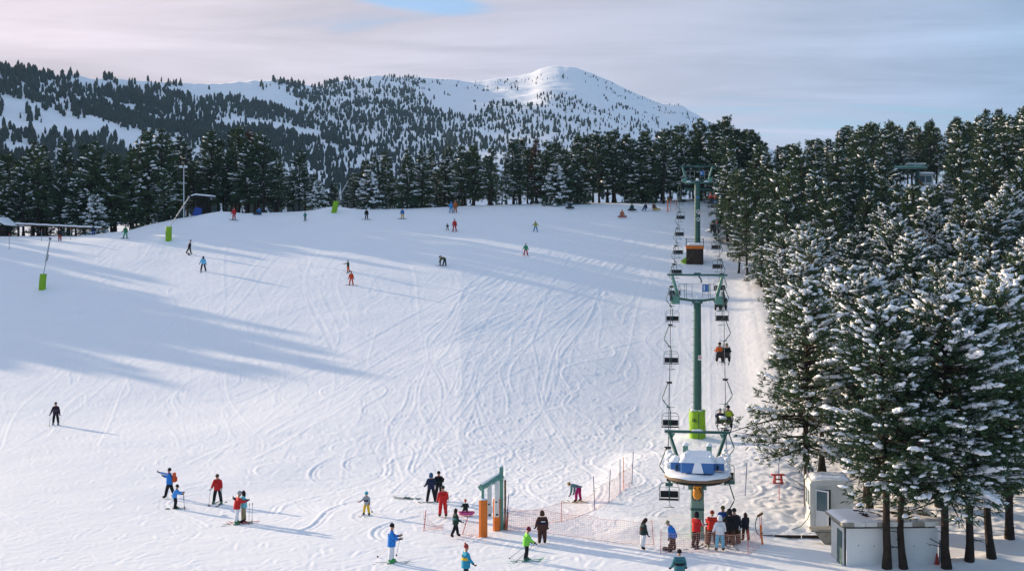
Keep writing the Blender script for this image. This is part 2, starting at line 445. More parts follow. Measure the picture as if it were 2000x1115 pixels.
def build_mountain():
    cols = np.concatenate([np.arange(-2600, -60, 40), np.arange(-60, 1720, 5), np.arange(1720, 4600, 40)]).astype(float)
    ts = np.concatenate([np.linspace(0, 1, 150), [1.02, 1.06, 1.12, 1.2, 1.35]])
    P, T = np.meshgrid(cols, ts)
    X, Y, Z = mountain_at(P, T)
    nr, nc = P.shape
    i = np.arange(nr * nc).reshape(nr, nc)
    Fc = np.stack([i[:-1, :-1], i[:-1, 1:], i[1:, 1:], i[1:, :-1]], -1).reshape(-1, 4)
    m = bpy.data.materials.new('mountain_snow'); m.use_nodes = True
    t = m.node_tree; b = t.nodes['Principled BSDF']; b.inputs['Roughness'].default_value = .7; b.inputs['Specular IOR Level'].default_value = .15
    co = N(t, 'ShaderNodeTexCoord'); g = N(t, 'ShaderNodeNewGeometry')
    n = N(t, 'ShaderNodeTexNoise', inp={'Scale': .03, 'Detail': 8.0, 'Roughness': .65}); L(t, co.outputs['Object'], n.inputs['Vector'])
    sp = N(t, 'ShaderNodeSeparateXYZ'); L(t, g.outputs['Normal'], sp.inputs[0])
    sm = N(t, 'ShaderNodeMath', operation='MULTIPLY_ADD', inp={1: .55}); L(t, n.outputs[0], sm.inputs[0]); L(t, sp.outputs[2], sm.inputs[2])
    rk = N(t, 'ShaderNodeMapRange', inp={'From Min': .93, 'From Max': 1.03, 'To Min': 0.0, 'To Max': 1.0}); L(t, sm.outputs[0], rk.inputs[0])
    mx = N(t, 'ShaderNodeMix', data_type='RGBA'); mx.inputs['A'].default_value = (.10, .11, .12, 1); mx.inputs['B'].default_value = (.86, .88, .91, 1)
    L(t, rk.outputs[0], mx.inputs['Factor']); L(t, mx.outputs['Result'], b.inputs['Base Color'])
    bp = N(t, 'ShaderNodeBump', inp={'Strength': .5, 'Distance': 4.0}); L(t, n.outputs[0], bp.inputs['Height']); L(t, bp.outputs[0], b.inputs['Normal'])
    me = np_mesh('mountain', np.stack([X, Y, Z], -1).reshape(-1, 3), Fc, [m], smooth=True)
    tag(mesh_obj('mountain', me), 'long snowy mountain ridge rising to a rounded bald summit', 'mountain', kind='structure')
    # far pines on the flanks
    r = np.random.default_rng(5)
    n = 74000
    px = r.uniform(-80, 1560, n); t = r.uniform(.05, 1.0, n) ** .62
    X, Y, Z = mountain_at(px, t)
    sy = 460 - (Z - CZ) / Y * F
    dens = np.interp(px, [0, 250, 450, 650, 800, 1000, 1200, 1400], [.60, .54, .50, .42, .38, .32, .30, .36])
    dens = dens * (1.05 - np.interp(px, [300, 500, 700, 1100], [.12, .45, .8, .95]) * sstep(.5, .98, t))
    cl = fbm((X + .35 * Z) / 75, Y / 150 + Z / 110, 77, 4, .62) * 2.5 * np.interp(px, [600, 1000], [1, .55])
    gl = 1.0 - np.exp(-(((px - 122 - (sy - 243) * .9) / 54) ** 2 + ((sy - 246) / 33) ** 2) ** 1.5) * 1.15
    keep = r.uniform(0, 1, n) < np.clip((dens + cl * .9 - .08) * gl, 0, 1) * .58
    # thin line of trees on the left skyline
    X, Y, Z, px, t = X[keep], Y[keep], Z[keep], px[keep], t[keep]
    n = len(X)
    hgt = np.interp(px, [0, 300, 700, 1100, 1400], [9.5, 9.5, 9, 7, 7.5]) * r.uniform(.35, 1.15, n) * (1 - .35 * sstep(.7, 1, t) * sstep(500, 900, px))
    wid = hgt * r.uniform(.15, .30, n)
    k = 5
    ang = np.arange(k) / k * 2 * np.pi
    prof = [(0.03, .7), (0.36, 1.0), (0.80, .62)]
    V = np.zeros((n, 3 * k + 1, 3), np.float32)
    for j, (hh, ww) in enumerate(prof):
        rr = wid[:, None] * ww * r.uniform(.5, 1.3, (n, k))
        V[:, j * k:(j + 1) * k, 0] = X[:, None] + rr * np.cos(ang + j * .5)
        V[:, j * k:(j + 1) * k, 1] = Y[:, None] + rr * np.sin(ang + j * .5)
        V[:, j * k:(j + 1) * k, 2] = Z[:, None] - .5 + hgt[:, None] * (hh + r.uniform(-.05, .05, (n, k)))
    V[:, -1] = np.stack([X + r.normal(0, .25, n), Y, Z + hgt], -1)
    tri = []
    for j in range(2):
        for a in range(k):
            b2 = (a + 1) % k
            tri += [(j * k + a, j * k + b2, (j + 1) * k + b2), (j * k + a, (j + 1) * k + b2, (j + 1) * k + a)]
    for a in range(k): tri.append((2 * k + a, 2 * k + (a + 1) % k, 3 * k))
    tri = np.array(tri)
    Fc = (tri[None] + (np.arange(n) * (3 * k + 1))[:, None, None]).reshape(-1, 3)
    fm = mat('far_pine_foliage', (.022, .032, .026), .9, .1, noise=(.02, .5))
    me = np_mesh('mountain_forest', V.reshape(-1, 3), Fc, [fm])
    tag(mesh_obj('mountain_forest', me), 'dark scattered pines covering the flanks of the mountain', 'far pines', kind='stuff')
build_mountain()
# ------------------------------------------------------------------ pines
def foliage_material(name, c1, c2):
    m = bpy.data.materials.new(name); m.use_nodes = True
    t = m.node_tree; b = t.nodes['Principled BSDF']; b.inputs['Roughness'].default_value = .75; b.inputs['Specular IOR Level'].default_value = .2
    co = N(t, 'ShaderNodeTexCoord'); oi = N(t, 'ShaderNodeObjectInfo')
    n = N(t, 'ShaderNodeTexNoise', inp={'Scale': 1.6, 'Detail': 4.0, 'Roughness': .7}); L(t, co.outputs['Object'], n.inputs['Vector'])
    mx = N(t, 'ShaderNodeMix', data_type='RGBA'); mx.inputs['A'].default_value = (*c1, 1); mx.inputs['B'].default_value = (*c2, 1)
    ad = N(t, 'ShaderNodeMath', operation='MULTIPLY_ADD', inp={1: 1.3, 2: -.45}); L(t, n.outputs[0], ad.inputs[0])
    a2 = N(t, 'ShaderNodeMath', operation='MULTIPLY_ADD', inp={1: .55}); L(t, oi.outputs['Random'], a2.inputs[0]); L(t, ad.outputs[0], a2.inputs[2])
    a2.use_clamp = True
    L(t, a2.outputs[0], mx.inputs['Factor']); L(t, mx.outputs['Result'], b.inputs['Base Color'])
    return m
FOL = foliage_material('pine_needles', (.019, .054, .034), (.084, .128, .042))
FOLB = foliage_material('brown_needles', (.06, .035, .018), (.10, .055, .025))
BARK = mat('pine_bark', (.036, .027, .022), .9, .1, noise=(3, .45), bump=(14, .8, .03))

_ico = None
def ico():
    global _ico
    if _ico is None:
        bm = bmesh.new(); bmesh.ops.create_icosphere(bm, subdivisions=1, radius=1)
        v1 = np.array([v.co[:] for v in bm.verts]); f1 = np.array([[v.index for v in f.verts] for f in bm.faces]); bm.free()
        bm = bmesh.new(); bmesh.ops.create_icosphere(bm, subdivisions=2, radius=1)
        v2 = np.array([v.co[:] for v in bm.verts]); f2 = np.array([[v.index for v in f.verts] for f in bm.faces]); bm.free()
        _ico = (v1, f1, v2, f2)
    return _ico

def tube_np(pts, rad, k=7):
    """vertices and quads of a tube along pts (n,3) with radii rad (n)"""
    pts = np.asarray(pts, float); n = len(pts)
    d = np.gradient(pts, axis=0); d /= np.linalg.norm(d, axis=1)[:, None] + 1e-9
    up = np.where(np.abs(d[:, 2:3]) > .9, np.array([[1., 0, 0]]), np.array([[0, 0, 1.]]))
    a = np.cross(d, up); a /= np.linalg.norm(a, axis=1)[:, None] + 1e-9
    b = np.cross(d, a)
    an = np.arange(k) / k * 2 * np.pi
    V = pts[:, None] + np.asarray(rad)[:, None, None] * (np.cos(an)[None, :, None] * a[:, None] + np.sin(an)[None, :, None] * b[:, None])
    i = np.arange(n * k).reshape(n, k); j = np.roll(i, -1, axis=1)
    Fc = np.stack([i[:-1], j[:-1], j[1:], i[1:]], -1).reshape(-1, 4)
    return V.reshape(-1, 3), Fc

def make_pine(seed, Ht, cb, Rm, whorl, nb, ntw, ntri, snow, big, tuft=.26, shape='pine', fol=None):
    """trunk, crown and snow meshes of one pine. cb crown base as a share of the height, Rm crown radius."""
    r = np.random.default_rng(seed)
    # trunk with gentle sway
    nseg = 12
    tz = np.linspace(0, Ht * .99, nseg)
    sway = np.cumsum(r.normal(0, .045, (nseg, 2)), axis=0) * (Ht / 12)
    sway[0] = 0
    rad = np.interp(tz / Ht, [0, .04, .3, 1], [.23, .17, .13, .02]) * (Ht / 12)
    TP = np.stack([sway[:, 0], sway[:, 1], tz - .25], -1)
    tv, tf = tube_np(TP, rad, 8)
    TV, TF = [tv], [tf]; off = len(tv)
    tw_p, tw_d, tw_e = [], [], []          # tufts: position, direction, exposure
    br = []
    z = cb * Ht
    while z < Ht * .985:
        t = (z / Ht - cb) / (1 - cb)
        if shape == 'pine':
            Lr = Rm * (np.clip(1 - t, 0, 1) ** .46) * (.66 + .34 * min(1, t * 4)) * (1 - .22 * t)
        else:
            Lr = Rm * (1 - t) ** .9 + .15
        for b in range(nb):
            a = r.uniform(0, 2 * np.pi)
            if r.random() < (.12 if shape != 'pine' else .04 + .5 * float(vnoise(np.array(a * .8 + 31 + seed), np.array(z * .8), seed + 5)) ** 2): continue
            ln = Lr * r.uniform(.66, 1.1) * (1 if shape != 'pine' else .58 + .72 * float(vnoise(np.array(a * .95 + seed), np.array(z * .62), seed))) + .12
            el = R(-8 + 48 * t + r.normal(0, 9)) if shape == 'pine' else R(-18 + 40 * t + r.normal(0, 6))
            zb = z + r.uniform(-.5, .5) * whorl
            base = np.array([np.interp(zb, tz, sway[:, 0]), np.interp(zb, tz, sway[:, 1]), zb - .25])
            d = np.array([math.cos(a) * math.cos(el), math.sin(a) * math.cos(el), math.sin(el)])
            br.append((base, d, ln, t))
        z += whorl * (1.0 - .35 * t)
    # a few dead stubs and thin limbs below the crown
    for j in range(5):
        zb = r.uniform(.04, max(cb, .06)) * Ht; a = r.uniform(0, 6.28)
        base = np.array([np.interp(zb, tz, sway[:, 0]), np.interp(zb, tz, sway[:, 1]), zb - .25])
        p = base + np.array([math.cos(a), math.sin(a), r.uniform(-.3, .3)])[None] * np.linspace(0, r.uniform(.4, 1.3), 3)[:, None]
        v, f = tube_np(p, [.03, .02, .008], 3); TV.append(v); TF.append(f + off); off += len(v)
    up = np.array([0, 0, 1.])
    sn_p, sn_s, sn_d = [], [], []
    for base, d, ln, t in br:
        side = np.cross(d, up); side /= np.linalg.norm(side) + 1e-9
        q = np.linspace(0, 1, 4)
        curve = base + d * (q * ln)[:, None] + up * ((q ** 2) * ln * r.uniform(-.12, .2))[:, None]
        if ln > .8:
            v, f = tube_np(curve, np.array([.045, .03, .018, .007]) * (.6 + ln * .25), 4); TV.append(v); TF.append(f + off); off += len(v)
        m = max(3, int(ntw * (ln / Rm) * r.uniform(.75, 1.25)) + 2)
        s = r.uniform(.28, 1.0, m) ** .75; s[0] = 1.0
        lat = r.normal(0, .30, m) * ln * (1.15 - s) * 1.1 + r.normal(0, .10, m)
        ver = r.normal(.02, .11, m) * (.5 + ln * .35)
        P = base + d * (s * ln)[:, None] + up * ((s ** 2) * ln * .05)[:, None] + side * lat[:, None] + up * ver[:, None]
        D = d[None] * .8 + side[None] * np.sign(lat)[:, None] * .5 + up * r.uniform(.0, .5, (m, 1)) + r.normal(0, .25, (m, 3))
        D /= np.linalg.norm(D, axis=1)[:, None]
        tw_p.append(P); tw_d.append(D)
        # snow lies on some of the twigs, thicker on the outer half of the branch
        pr = snow * (.35 + .8 * s)
        pick = r.random(m) < pr
        sn_p.append(P[pick] + up * .05); sn_d.append(D[pick])
        sn_s.append(r.uniform(.35, 1.0, pick.sum()) * (.6 + .6 * s[pick]))
        if r.random() < big * 2.4 and ln > .5:      # a laden bough: pillows run together along the outer half
            q0 = r.uniform(.35, .7); nbg = max(4, int((1 - q0) * ln / .11))
            ss = np.linspace(q0, 1.0, nbg)
            wob = np.cumsum(r.normal(0, .035, nbg))
            for lane in ((0,) if big < .1 else (-.09, .09)):
                sn_p.append(base + d * (ss * ln)[:, None] + up * ((ss ** 2) * ln * .05 + .07 + r.normal(0, .02, nbg))[:, None] + side * (wob + lane * (1.2 - ss) * ln * .5 + r.normal(0, .03, nbg))[:, None])
                sn_d.append(d + r.normal(0, .25, (nbg, 3))); sn_s.append(r.uniform(.8, 1.25, nbg) * np.interp(ss, [q0, .8, 1], [.6, 1.15, .8]))
    P = np.concatenate(tw_p); D = np.concatenate(tw_d); n = len(P)
    # needles: slim triangles fanned about each twig
    Dn = D[:, None] + r.normal(0, .62, (n, ntri, 3)); Dn /= np.linalg.norm(Dn, axis=2)[:, :, None]
    ln = tuft * r.uniform(.7, 1.35, (n, ntri, 1))
    wv = np.cross(Dn, r.normal(0, 1, (n, ntri, 3))); wv /= np.linalg.norm(wv, axis=2)[:, :, None] + 1e-9
    wv *= ln * r.uniform(.14, .26, (n, ntri, 1))
    st = P[:, None] - D[:, None] * tuft * .3 + r.normal(0, tuft * .16, (n, ntri, 3))
    a = st - wv * .5 + Dn * ln * .35; b = st + wv * .5 + Dn * ln * .35; c = st + Dn * ln; c0 = st
    CV = np.stack([c0, a, c, b], 2).reshape(-1, 3)
    CF = np.arange(n * ntri * 4).reshape(-1, 4)
    crown = np_mesh('pine_crown', CV, CF, [fol or FOL])
    trunk = np_mesh('pine_trunk', np.concatenate(TV), np.concatenate(TF), [BARK], smooth=True)
    # snow pillows
    SP = np.concatenate(sn_p); SD = np.concatenate(sn_d); SS = np.concatenate(sn_s)
    v1, f1, v2, f2 = ico()
    VV, FF = [], []; o = 0
    for lo, hi, vb, fb in ((0, 1.45, v1, f1), (1.45, 9, v2, f2)):
        k = (SS >= lo) & (SS < hi); m = k.sum()
        if not m: continue
        p, dd, s = SP[k], SD[k].copy(), SS[k]
        dd[:, 2] *= .5; dd /= np.linalg.norm(dd, axis=1)[:, None]
        sd2 = np.cross(dd, up); sd2 /= np.linalg.norm(sd2, axis=1)[:, None] + 1e-9
        u2 = np.cross(sd2, dd)
        jit = 1 + r.normal(0, .24, (m, len(vb), 1))
        vv = vb[None] * jit
        sx = tuft * .78 * s[:, None, None] * r.uniform(.8, 1.5, (m, 1, 1)); sy = tuft * .38 * s[:, None, None]; sz = tuft * .30 * s[:, None, None] ** .8
        w = p[:, None] + vv[:, :, 0:1] * sx * dd[:, None] + vv[:, :, 1:2] * sy * sd2[:, None] + vv[:, :, 2:3] * sz * u2[:, None] + up * sz * .6
        VV.append(w.reshape(-1, 3)); FF.append((fb[None] + (np.arange(m) * len(vb))[:, None, None]).reshape(-1, 3) + o); o += m * len(vb)
    load = np_mesh('pine_snow', np.concatenate(VV), np.concatenate(FF), [SNOWB], smooth=True)
    return trunk, crown, load, Ht

NEAR = [make_pine(101, 12.0, .33, 3.5, .40, 8, 25, 8, .20, .17, .24),
        make_pine(102, 12.0, .28, 3.7, .38, 8, 25, 8, .22, .24, .24),
        make_pine(103, 12.0, .38, 3.2, .40, 8, 24, 8, .17, .13, .24),
        make_pine(104, 12.0, .24, 3.3, .38, 8, 24, 8, .24, .28, .24)]
MID = [make_pine(201, 12.0, .26, 3.0, .55, 7, 15, 7, .075, .085, .32),
       make_pine(202, 12.0, .30, 2.7, .55, 7, 15, 7, .07, .06, .32),
       make_pine(203, 12.0, .10, 2.3, .52, 7, 14, 7, .09, .10, .32, shape='cone'),
       make_pine(204, 12.0, .28, 3.2, .55, 7, 15, 7, .06, .05, .32)]
DARK = [make_pine(211, 12.0, .18, 3.1, .55, 7, 15, 8, .05, .07, .34),
        make_pine(212, 12.0, .22, 2.8, .55, 7, 15, 8, .04, .05, .34),
        make_pine(213, 12.0, .06, 2.4, .52, 7, 14, 8, .07, .10, .34, shape='cone')]
BROWN = make_pine(301, 12.0, .2, 2.4, .58, 7, 14, 7, .05, .02, .34, fol=FOLB)
YOUNG = make_pine(302, 5.0, .05, 1.6, .32, 7, 11, 7, .32, .30, .28, shape='cone')

SPECS = []
def pine(proto, x, y, h, label, group=None, name='pine_tree', lean=(0, 0), rz=None, z=None, wide=1.0, cat='tree', keep=False):
    SPECS.append(dict(proto=proto, x=x, y=y, z=float(H(x, y)) if z is None else z, h=h, label=label, group=group, name=name, lean=lean,
                      rz=random.uniform(0, 6.28) if rz is None else rz, wide=wide, cat=cat, keep=keep, off=False))

def plant(d):
    trunk, crown, load, h0 = d['proto']
    e = empty(d['name'], (d['x'], d['y'], d['z']), label=d['label'], cat=d['cat'], group=d['group'])
    e.rotation_euler = (d['lean'][0], d['lean'][1], d['rz'])
    k = d['h'] / h0
    e.scale = (k * d['wide'], k * d['wide'], k)
    mesh_obj('trunk', trunk, e); mesh_obj('crown', crown, e)
    o = mesh_obj('snow_load', load, e); o['kind'] = 'stuff'
    return e

def tpx(px, Y): return (px - 1000) / F * Y
TREES = []

# hero trees at the huts on the right: (px, base py, top py, proto, lean, label)
HERO = [
 (1580, 990, 552, 1, (0, 0), 'broad dark pine behind the white hut, foremost at the edge of the lift track'),
 (1598, 938, 590, 2, (0, 0), 'slim bare-trunked pine just behind the white hut roof, left of two'),
 (1612, 932, 600, 2, (0, 0), 'slim bare-trunked pine just behind the white hut roof, right of two'),
 (1732, 1110, 600, 0, (0, R(-1.5)), 'snow-laden pine with leaning trunk and small sign before the flat-roofed shed'),
 (1766, 1110, 640, 2, (0, R(-1.2)), 'pine with curved trunk in front of the middle of the shed'),
 (1850, 1110, 560, 1, (0, 0), 'stout pine at the right end of the flat-roofed shed'),
 (1893, 1096, 600, 0, (0, 0), 'tall dark pine with a thick straight trunk right of the shed'),
 (1938, 1088, 560, 2, (0, 0), 'thickest trunked pine near the right edge of the forest floor'),
 (1972, 1052, 540, 3, (0, 0), 'pine with snow heaped round its foot at the right edge'),
 (1700, 1000, 580, 2, (0, 0), 'pine with low dark branches just behind the white hut'),
]
placed = []
for px, by, ty, pr, lean, lab in HERO:
    p = ground(px, by)
    h = (by - ty) / F * p.y
    pine(NEAR[pr], p.x, p.y, h, lab, 'pines round the lift huts', lean=lean, wide=1.12, keep=True)
    placed.append((p.x, p.y))

# right forest, filled row by row
FG = 'pines of the forest right of the chairlift'
sky_px = [1400, 1420, 1460, 1490, 1530, 1560, 1600, 1635, 1690, 1720, 1790, 1850, 1900, 1950, 2000, 2100]
sky_py = [240, 232, 246, 274, 284, 274, 268, 246, 242, 236, 234, 230, 220, 212, 206, 205]
rr = random.Random(3)
Yv = 60.0
cnt = 0
while Yv < 236:
    step = 4.0 + Yv * .006
    X = LIFT * Yv + (9.2 if Yv < 146 else np.interp(Yv, [146, 156, 236], [8.2, 4.4, 4.0]))
    xmax = .442 * Yv + 2.5
    while X < xmax:
        x = X + rr.uniform(-1.1, 1.1); y = Yv + rr.uniform(-1.3, 1.3)
        X += step * rr.uniform(.85, 1.2)
        if x - LIFT * y < (8.2 if y < 146 else 3.8): continue
        px = 1000 + F * x / y
        if y < 84 and x < LIFT * y + 9.5 + (76 - y) * .0: continue
        if y < 66 and px < 1800: continue
        if min((x - a) ** 2 + (y - b) ** 2 for a, b in placed) < 6.5: continue
        z = float(H(x, y))
        h = rr.uniform(9.5, 13.0)
        top = 460 - (z + h - CZ) / y * F
        lim = np.interp(px, sky_px, sky_py) + rr.uniform(0, 26) * (1 if rr.random() < .7 else 0.2)
        if y < 191 and 1735 < px < 1870: lim = max(lim, 358 + rr.uniform(0, 14))
        if y > 190 and 1738 < px < 1865 and y < 206: continue
        if y >= 206: h = max(h, (460 - lim) / F * y - z + CZ) if (460 - lim) / F * y - z + CZ < 16 else h
        hmax = (460 - lim) / F * y - z + CZ
        if h > hmax: h = hmax
        if h < 5.5: continue
        so = x - LIFT * y
        if y < 112: lab = ('snow-laden pine in the near forest rising behind the white hut' if px < 1700 else 'snow-laden pine in the near forest rising behind the flat-roofed shed' if px < 1850 else 'snow-laden pine in the near forest along the right edge')
        elif y < 165: lab = ('snow-dusted pine on the forest edge beside the middle of the lift track' if so < 12 else 'snow-dusted pine in the thick of the forest halfway up the hill' if px < 1800 else 'snow-dusted pine halfway up the hill near the right edge')
        else: lab = ('pine beside the upper lift track next to the far lift tower' if so < 12 else 'pine on the wooded rise left of the upper lift terminal' if px < 1735 else 'pine below the upper lift terminal in the forest' if y < 205 and px < 1890 else 'tall pine on the skyline behind the upper lift terminal' if px < 1890 else 'tall pine on the skyline at the right edge')
        q = rr.randrange(4) if y < 125 else rr.choice((0, 0, 1, 2, 3))
        proto = NEAR[q] if y < 125 else MID[q]
        look = ('full', 'snow-heavy', 'slim dark', 'white-boughed')[q] if y < 125 else ('full', 'dark', 'pointed', 'broad dark')[q]
        lab = ('tall ' if h > 11.8 else 'short ' if h < 9.3 else '') + look + ' ' + lab.replace('snow-laden ', '').replace('snow-dusted ', '').replace('tall ', '')
        pine(proto, x, y, h, lab, lab.replace('pine', 'pines', 1), wide=rr.uniform(.98, 1.2))
        placed.append((x, y)); cnt += 1
    Yv += step * .92
print('right forest', cnt)

# treeline along the top of the piste
tl_px = [-60, 20, 75, 130, 190, 240, 290, 330, 370, 420, 470, 520, 555, 575, 610, 650, 690, 720, 760, 800, 840, 880, 930, 970, 1010, 1050, 1080, 1115, 1150, 1190, 1230, 1260, 1300, 1340, 1380, 1420, 1450, 1480]
tl_py = [300, 300, 275, 280, 280, 315, 252, 258, 285, 250, 248, 268, 300, 288, 315, 330, 325, 310, 288, 288, 290, 286, 284, 288, 272, 266, 282, 262, 268, 250, 265, 255, 256, 240, 232, 226, 240, 268]
lc = 0
for row, (Y0, n, f) in enumerate([(206, 46, 1), (211, 44, 1), (217, 40, 1), (224, 34, 1)]):
    for i in range(n):
        px = -70 + (1480 + 70) * (i + .5 + rr.uniform(-.38, .38)) / n
        y = Y0 + rr.uniform(-2, 2)
        if px < 330: y -= 8
        if 345 < px < 420 and row == 0: continue
        x = tpx(px, y)
        z = float(H(x, y))
        lim = np.interp(px, tl_px, tl_py)
        top = lim + (0 if rr.random() < .35 else rr.uniform(4, 78)) + row * 0
        if 610 < px < 700: top = lim + rr.uniform(0, 60)
        h = z * 0 + (460 - top) / F * y + CZ - z
        h = min(max(h, 4.5), 16.5)
        where = 'behind the log-railed hut at the left' if px < 60 else 'behind the snowy pipe rail' if px < 230 else 'left of the floodlight mast' if px < 345 else 'behind the small timber shelter' if px < 430 else 'above the red-suited skier on the crest' if px < 560 else 'behind the tilted snow gun' if px < 700 else 'above the blue and yellow skier' if px < 830 else 'above the blue and orange pair of skiers' if px < 960 else 'behind the board rider sitting on the crest' if px < 1130 else 'behind the upright green crash pad' if px < 1250 else 'behind the top of the chairlift'
        lab = '%s-row pine of the treeline %s' % ('front' if row == 0 else 'second' if row == 1 else 'rear', where)
        pr = (DARK + MID)[rr.choice((0, 1, 2, 0, 1, 3 if row == 0 else 1, 4))]
        pine(pr, x, y, h, lab, lab.replace('pine', 'pines', 1), wide=rr.uniform(1.0, 1.3) * (12 / max(h, 9)) ** .3)
        lc += 1
print('treeline', lc)
for px, ty, y, lab, pr in [(1050, 268, 209, 'rust brown dying pine standing in the green treeline', BROWN), (485, 252, 214, 'brownish pine in the treeline above the red-suited skier', BROWN)]:
    x = tpx(px, y); z = float(H(x, y)); pine(pr, x, y, (460 - ty) / F * y + CZ - z, lab, keep=True)
for px, by, ty, y, lab in [(186, 446, 378, 196, 'small young fir heaped with snow at the left end of the piste'), (622, 412, 350, 203, 'bushy young fir white with snow beside the right-hand snow gun'),
                           (720, 408, 330, 203, 'young fir with thick white branches right of the tilted snow gun'), (1085, 394, 318, 203, 'pale snow-covered young fir in front of the treeline centre')]:
    x = tpx(px, y); z = float(H(x, y)); pine(YOUNG, x, y, max(3, (460 - ty) / F * y + CZ - z), lab, wide=1.15, keep=True)

# woods beyond the left edge whose shadows reach across the piste
wc = 0
for i in range(125):
    y = rr.uniform(166, 218); x = -.44 * y - rr.uniform(19, 58)
    pine(MID[rr.randrange(4)], x, y, rr.uniform(10, 14), 'pine of the woods beside the left edge of the piste', 'pines of the woods beside the left edge of the piste'); wc += 1; SPECS[-1]['off'] = True

# which of the trees the photograph shows largest: those become things of their own, the rest of the forest one mass
_grid = np.full((112, 200), -1)
_fy, _fx = np.mgrid[0:112, 0:200]; _fx = _fx * 10 + 5; _fy = _fy * 10 + 5
order = sorted(range(len(SPECS)), key=lambda i: SPECS[i]['y'])
for i in order:
    d = SPECS[i]
    cx = 1000 + F * d['x'] / d['y']; b = 460 - (d['z'] - CZ) / d['y'] * F; t = b - d['h'] / d['y'] * F
    w = 2.5 * d['h'] / 12 * d['wide'] / d['y'] * F
    v = (_fy - t) / max(b - t, 1)
    m = (v > 0) & (v < .86) & (np.abs(_fx - cx) < w * np.clip(v * 2.2, 0, 1)) & (_grid < 0)
    _grid[m] = i
area = np.bincount(_grid[_grid >= 0], minlength=len(SPECS))
rank = sorted(range(len(SPECS)), key=lambda i: -(area[i] + 1e6 * SPECS[i]['keep'] - 1e7 * SPECS[i]['off']))
own = set(rank[:285]) & {i for i in range(len(SPECS)) if area[i] >= 1 or SPECS[i]['keep']}
mass = [i for i in range(len(SPECS)) if i not in own and (SPECS[i]['off'] or SPECS[i]['y'] > 150 or area[i] > 0 or i % 2)]
print('pines of their own', len(own), 'massed', len(mass))
for i in sorted(own): plant(SPECS[i])

def joined(name, proto):
    bm = bmesh.new(); mats = []
    me2 = bpy.data.meshes.new(name)
    for me in proto[:3]:
        k = len(mats); n0 = len(bm.faces); bm.from_mesh(me); bm.faces.ensure_lookup_table()
        for f in bm.faces[n0:]: f.material_index = k
        mats.append(me.materials[0])
    bm.to_mesh(me2); bm.free()
    for m in mats: me2.materials.append(m)
    return bpy.data.objects.new(name, me2)

def forest_mass(name, idx, proto, label):
    """one object: the same pine set out on many points by geometry nodes"""
    P = joined(name + '_tree', proto)
    me = bpy.data.meshes.new(name)
    me.from_pydata([(SPECS[i]['x'], SPECS[i]['y'], SPECS[i]['z']) for i in idx], [], [])
    a = me.attributes.new('tree_scale', 'FLOAT_VECTOR', 'POINT'); b = me.attributes.new('tree_turn', 'FLOAT_VECTOR', 'POINT')
    for k, i in enumerate(idx):
        d = SPECS[i]; q = d['h'] / proto[3]
        a.data[k].vector = (q * d['wide'], q * d['wide'], q); b.data[k].vector = (0, 0, d['rz'])
    o = mesh_obj(name, me)
    g = bpy.data.node_groups.new(name, 'GeometryNodeTree')
    g.interface.new_socket('Geometry', in_out='INPUT', socket_type='NodeSocketGeometry')
    g.interface.new_socket('Geometry', in_out='OUTPUT', socket_type='NodeSocketGeometry')
    gi = g.nodes.new('NodeGroupInput'); go = g.nodes.new('NodeGroupOutput')
    ip = g.nodes.new('GeometryNodeInstanceOnPoints'); ob = g.nodes.new('GeometryNodeObjectInfo'); ob.inputs['Object'].default_value = P
    s1 = g.nodes.new('GeometryNodeInputNamedAttribute'); s1.data_type = 'FLOAT_VECTOR'; s1.inputs['Name'].default_value = 'tree_scale'
    s2 = g.nodes.new('GeometryNodeInputNamedAttribute'); s2.data_type = 'FLOAT_VECTOR'; s2.inputs['Name'].default_value = 'tree_turn'
    g.links.new(gi.outputs[0], ip.inputs['Points']); g.links.new(ob.outputs['Geometry'], ip.inputs['Instance'])
    g.links.new(s1.outputs['Attribute'], ip.inputs['Scale']); g.links.new(s2.outputs['Attribute'], ip.inputs['Rotation'])
    g.links.new(ip.outputs[0], go.inputs[0])
    md = o.modifiers.new('trees', 'NODES'); md.node_group = g
    return tag(o, label, 'forest', kind='stuff')
forest_mass('forest', mass, DARK[0], 'dark mass of pines filling the forest behind its front trees')
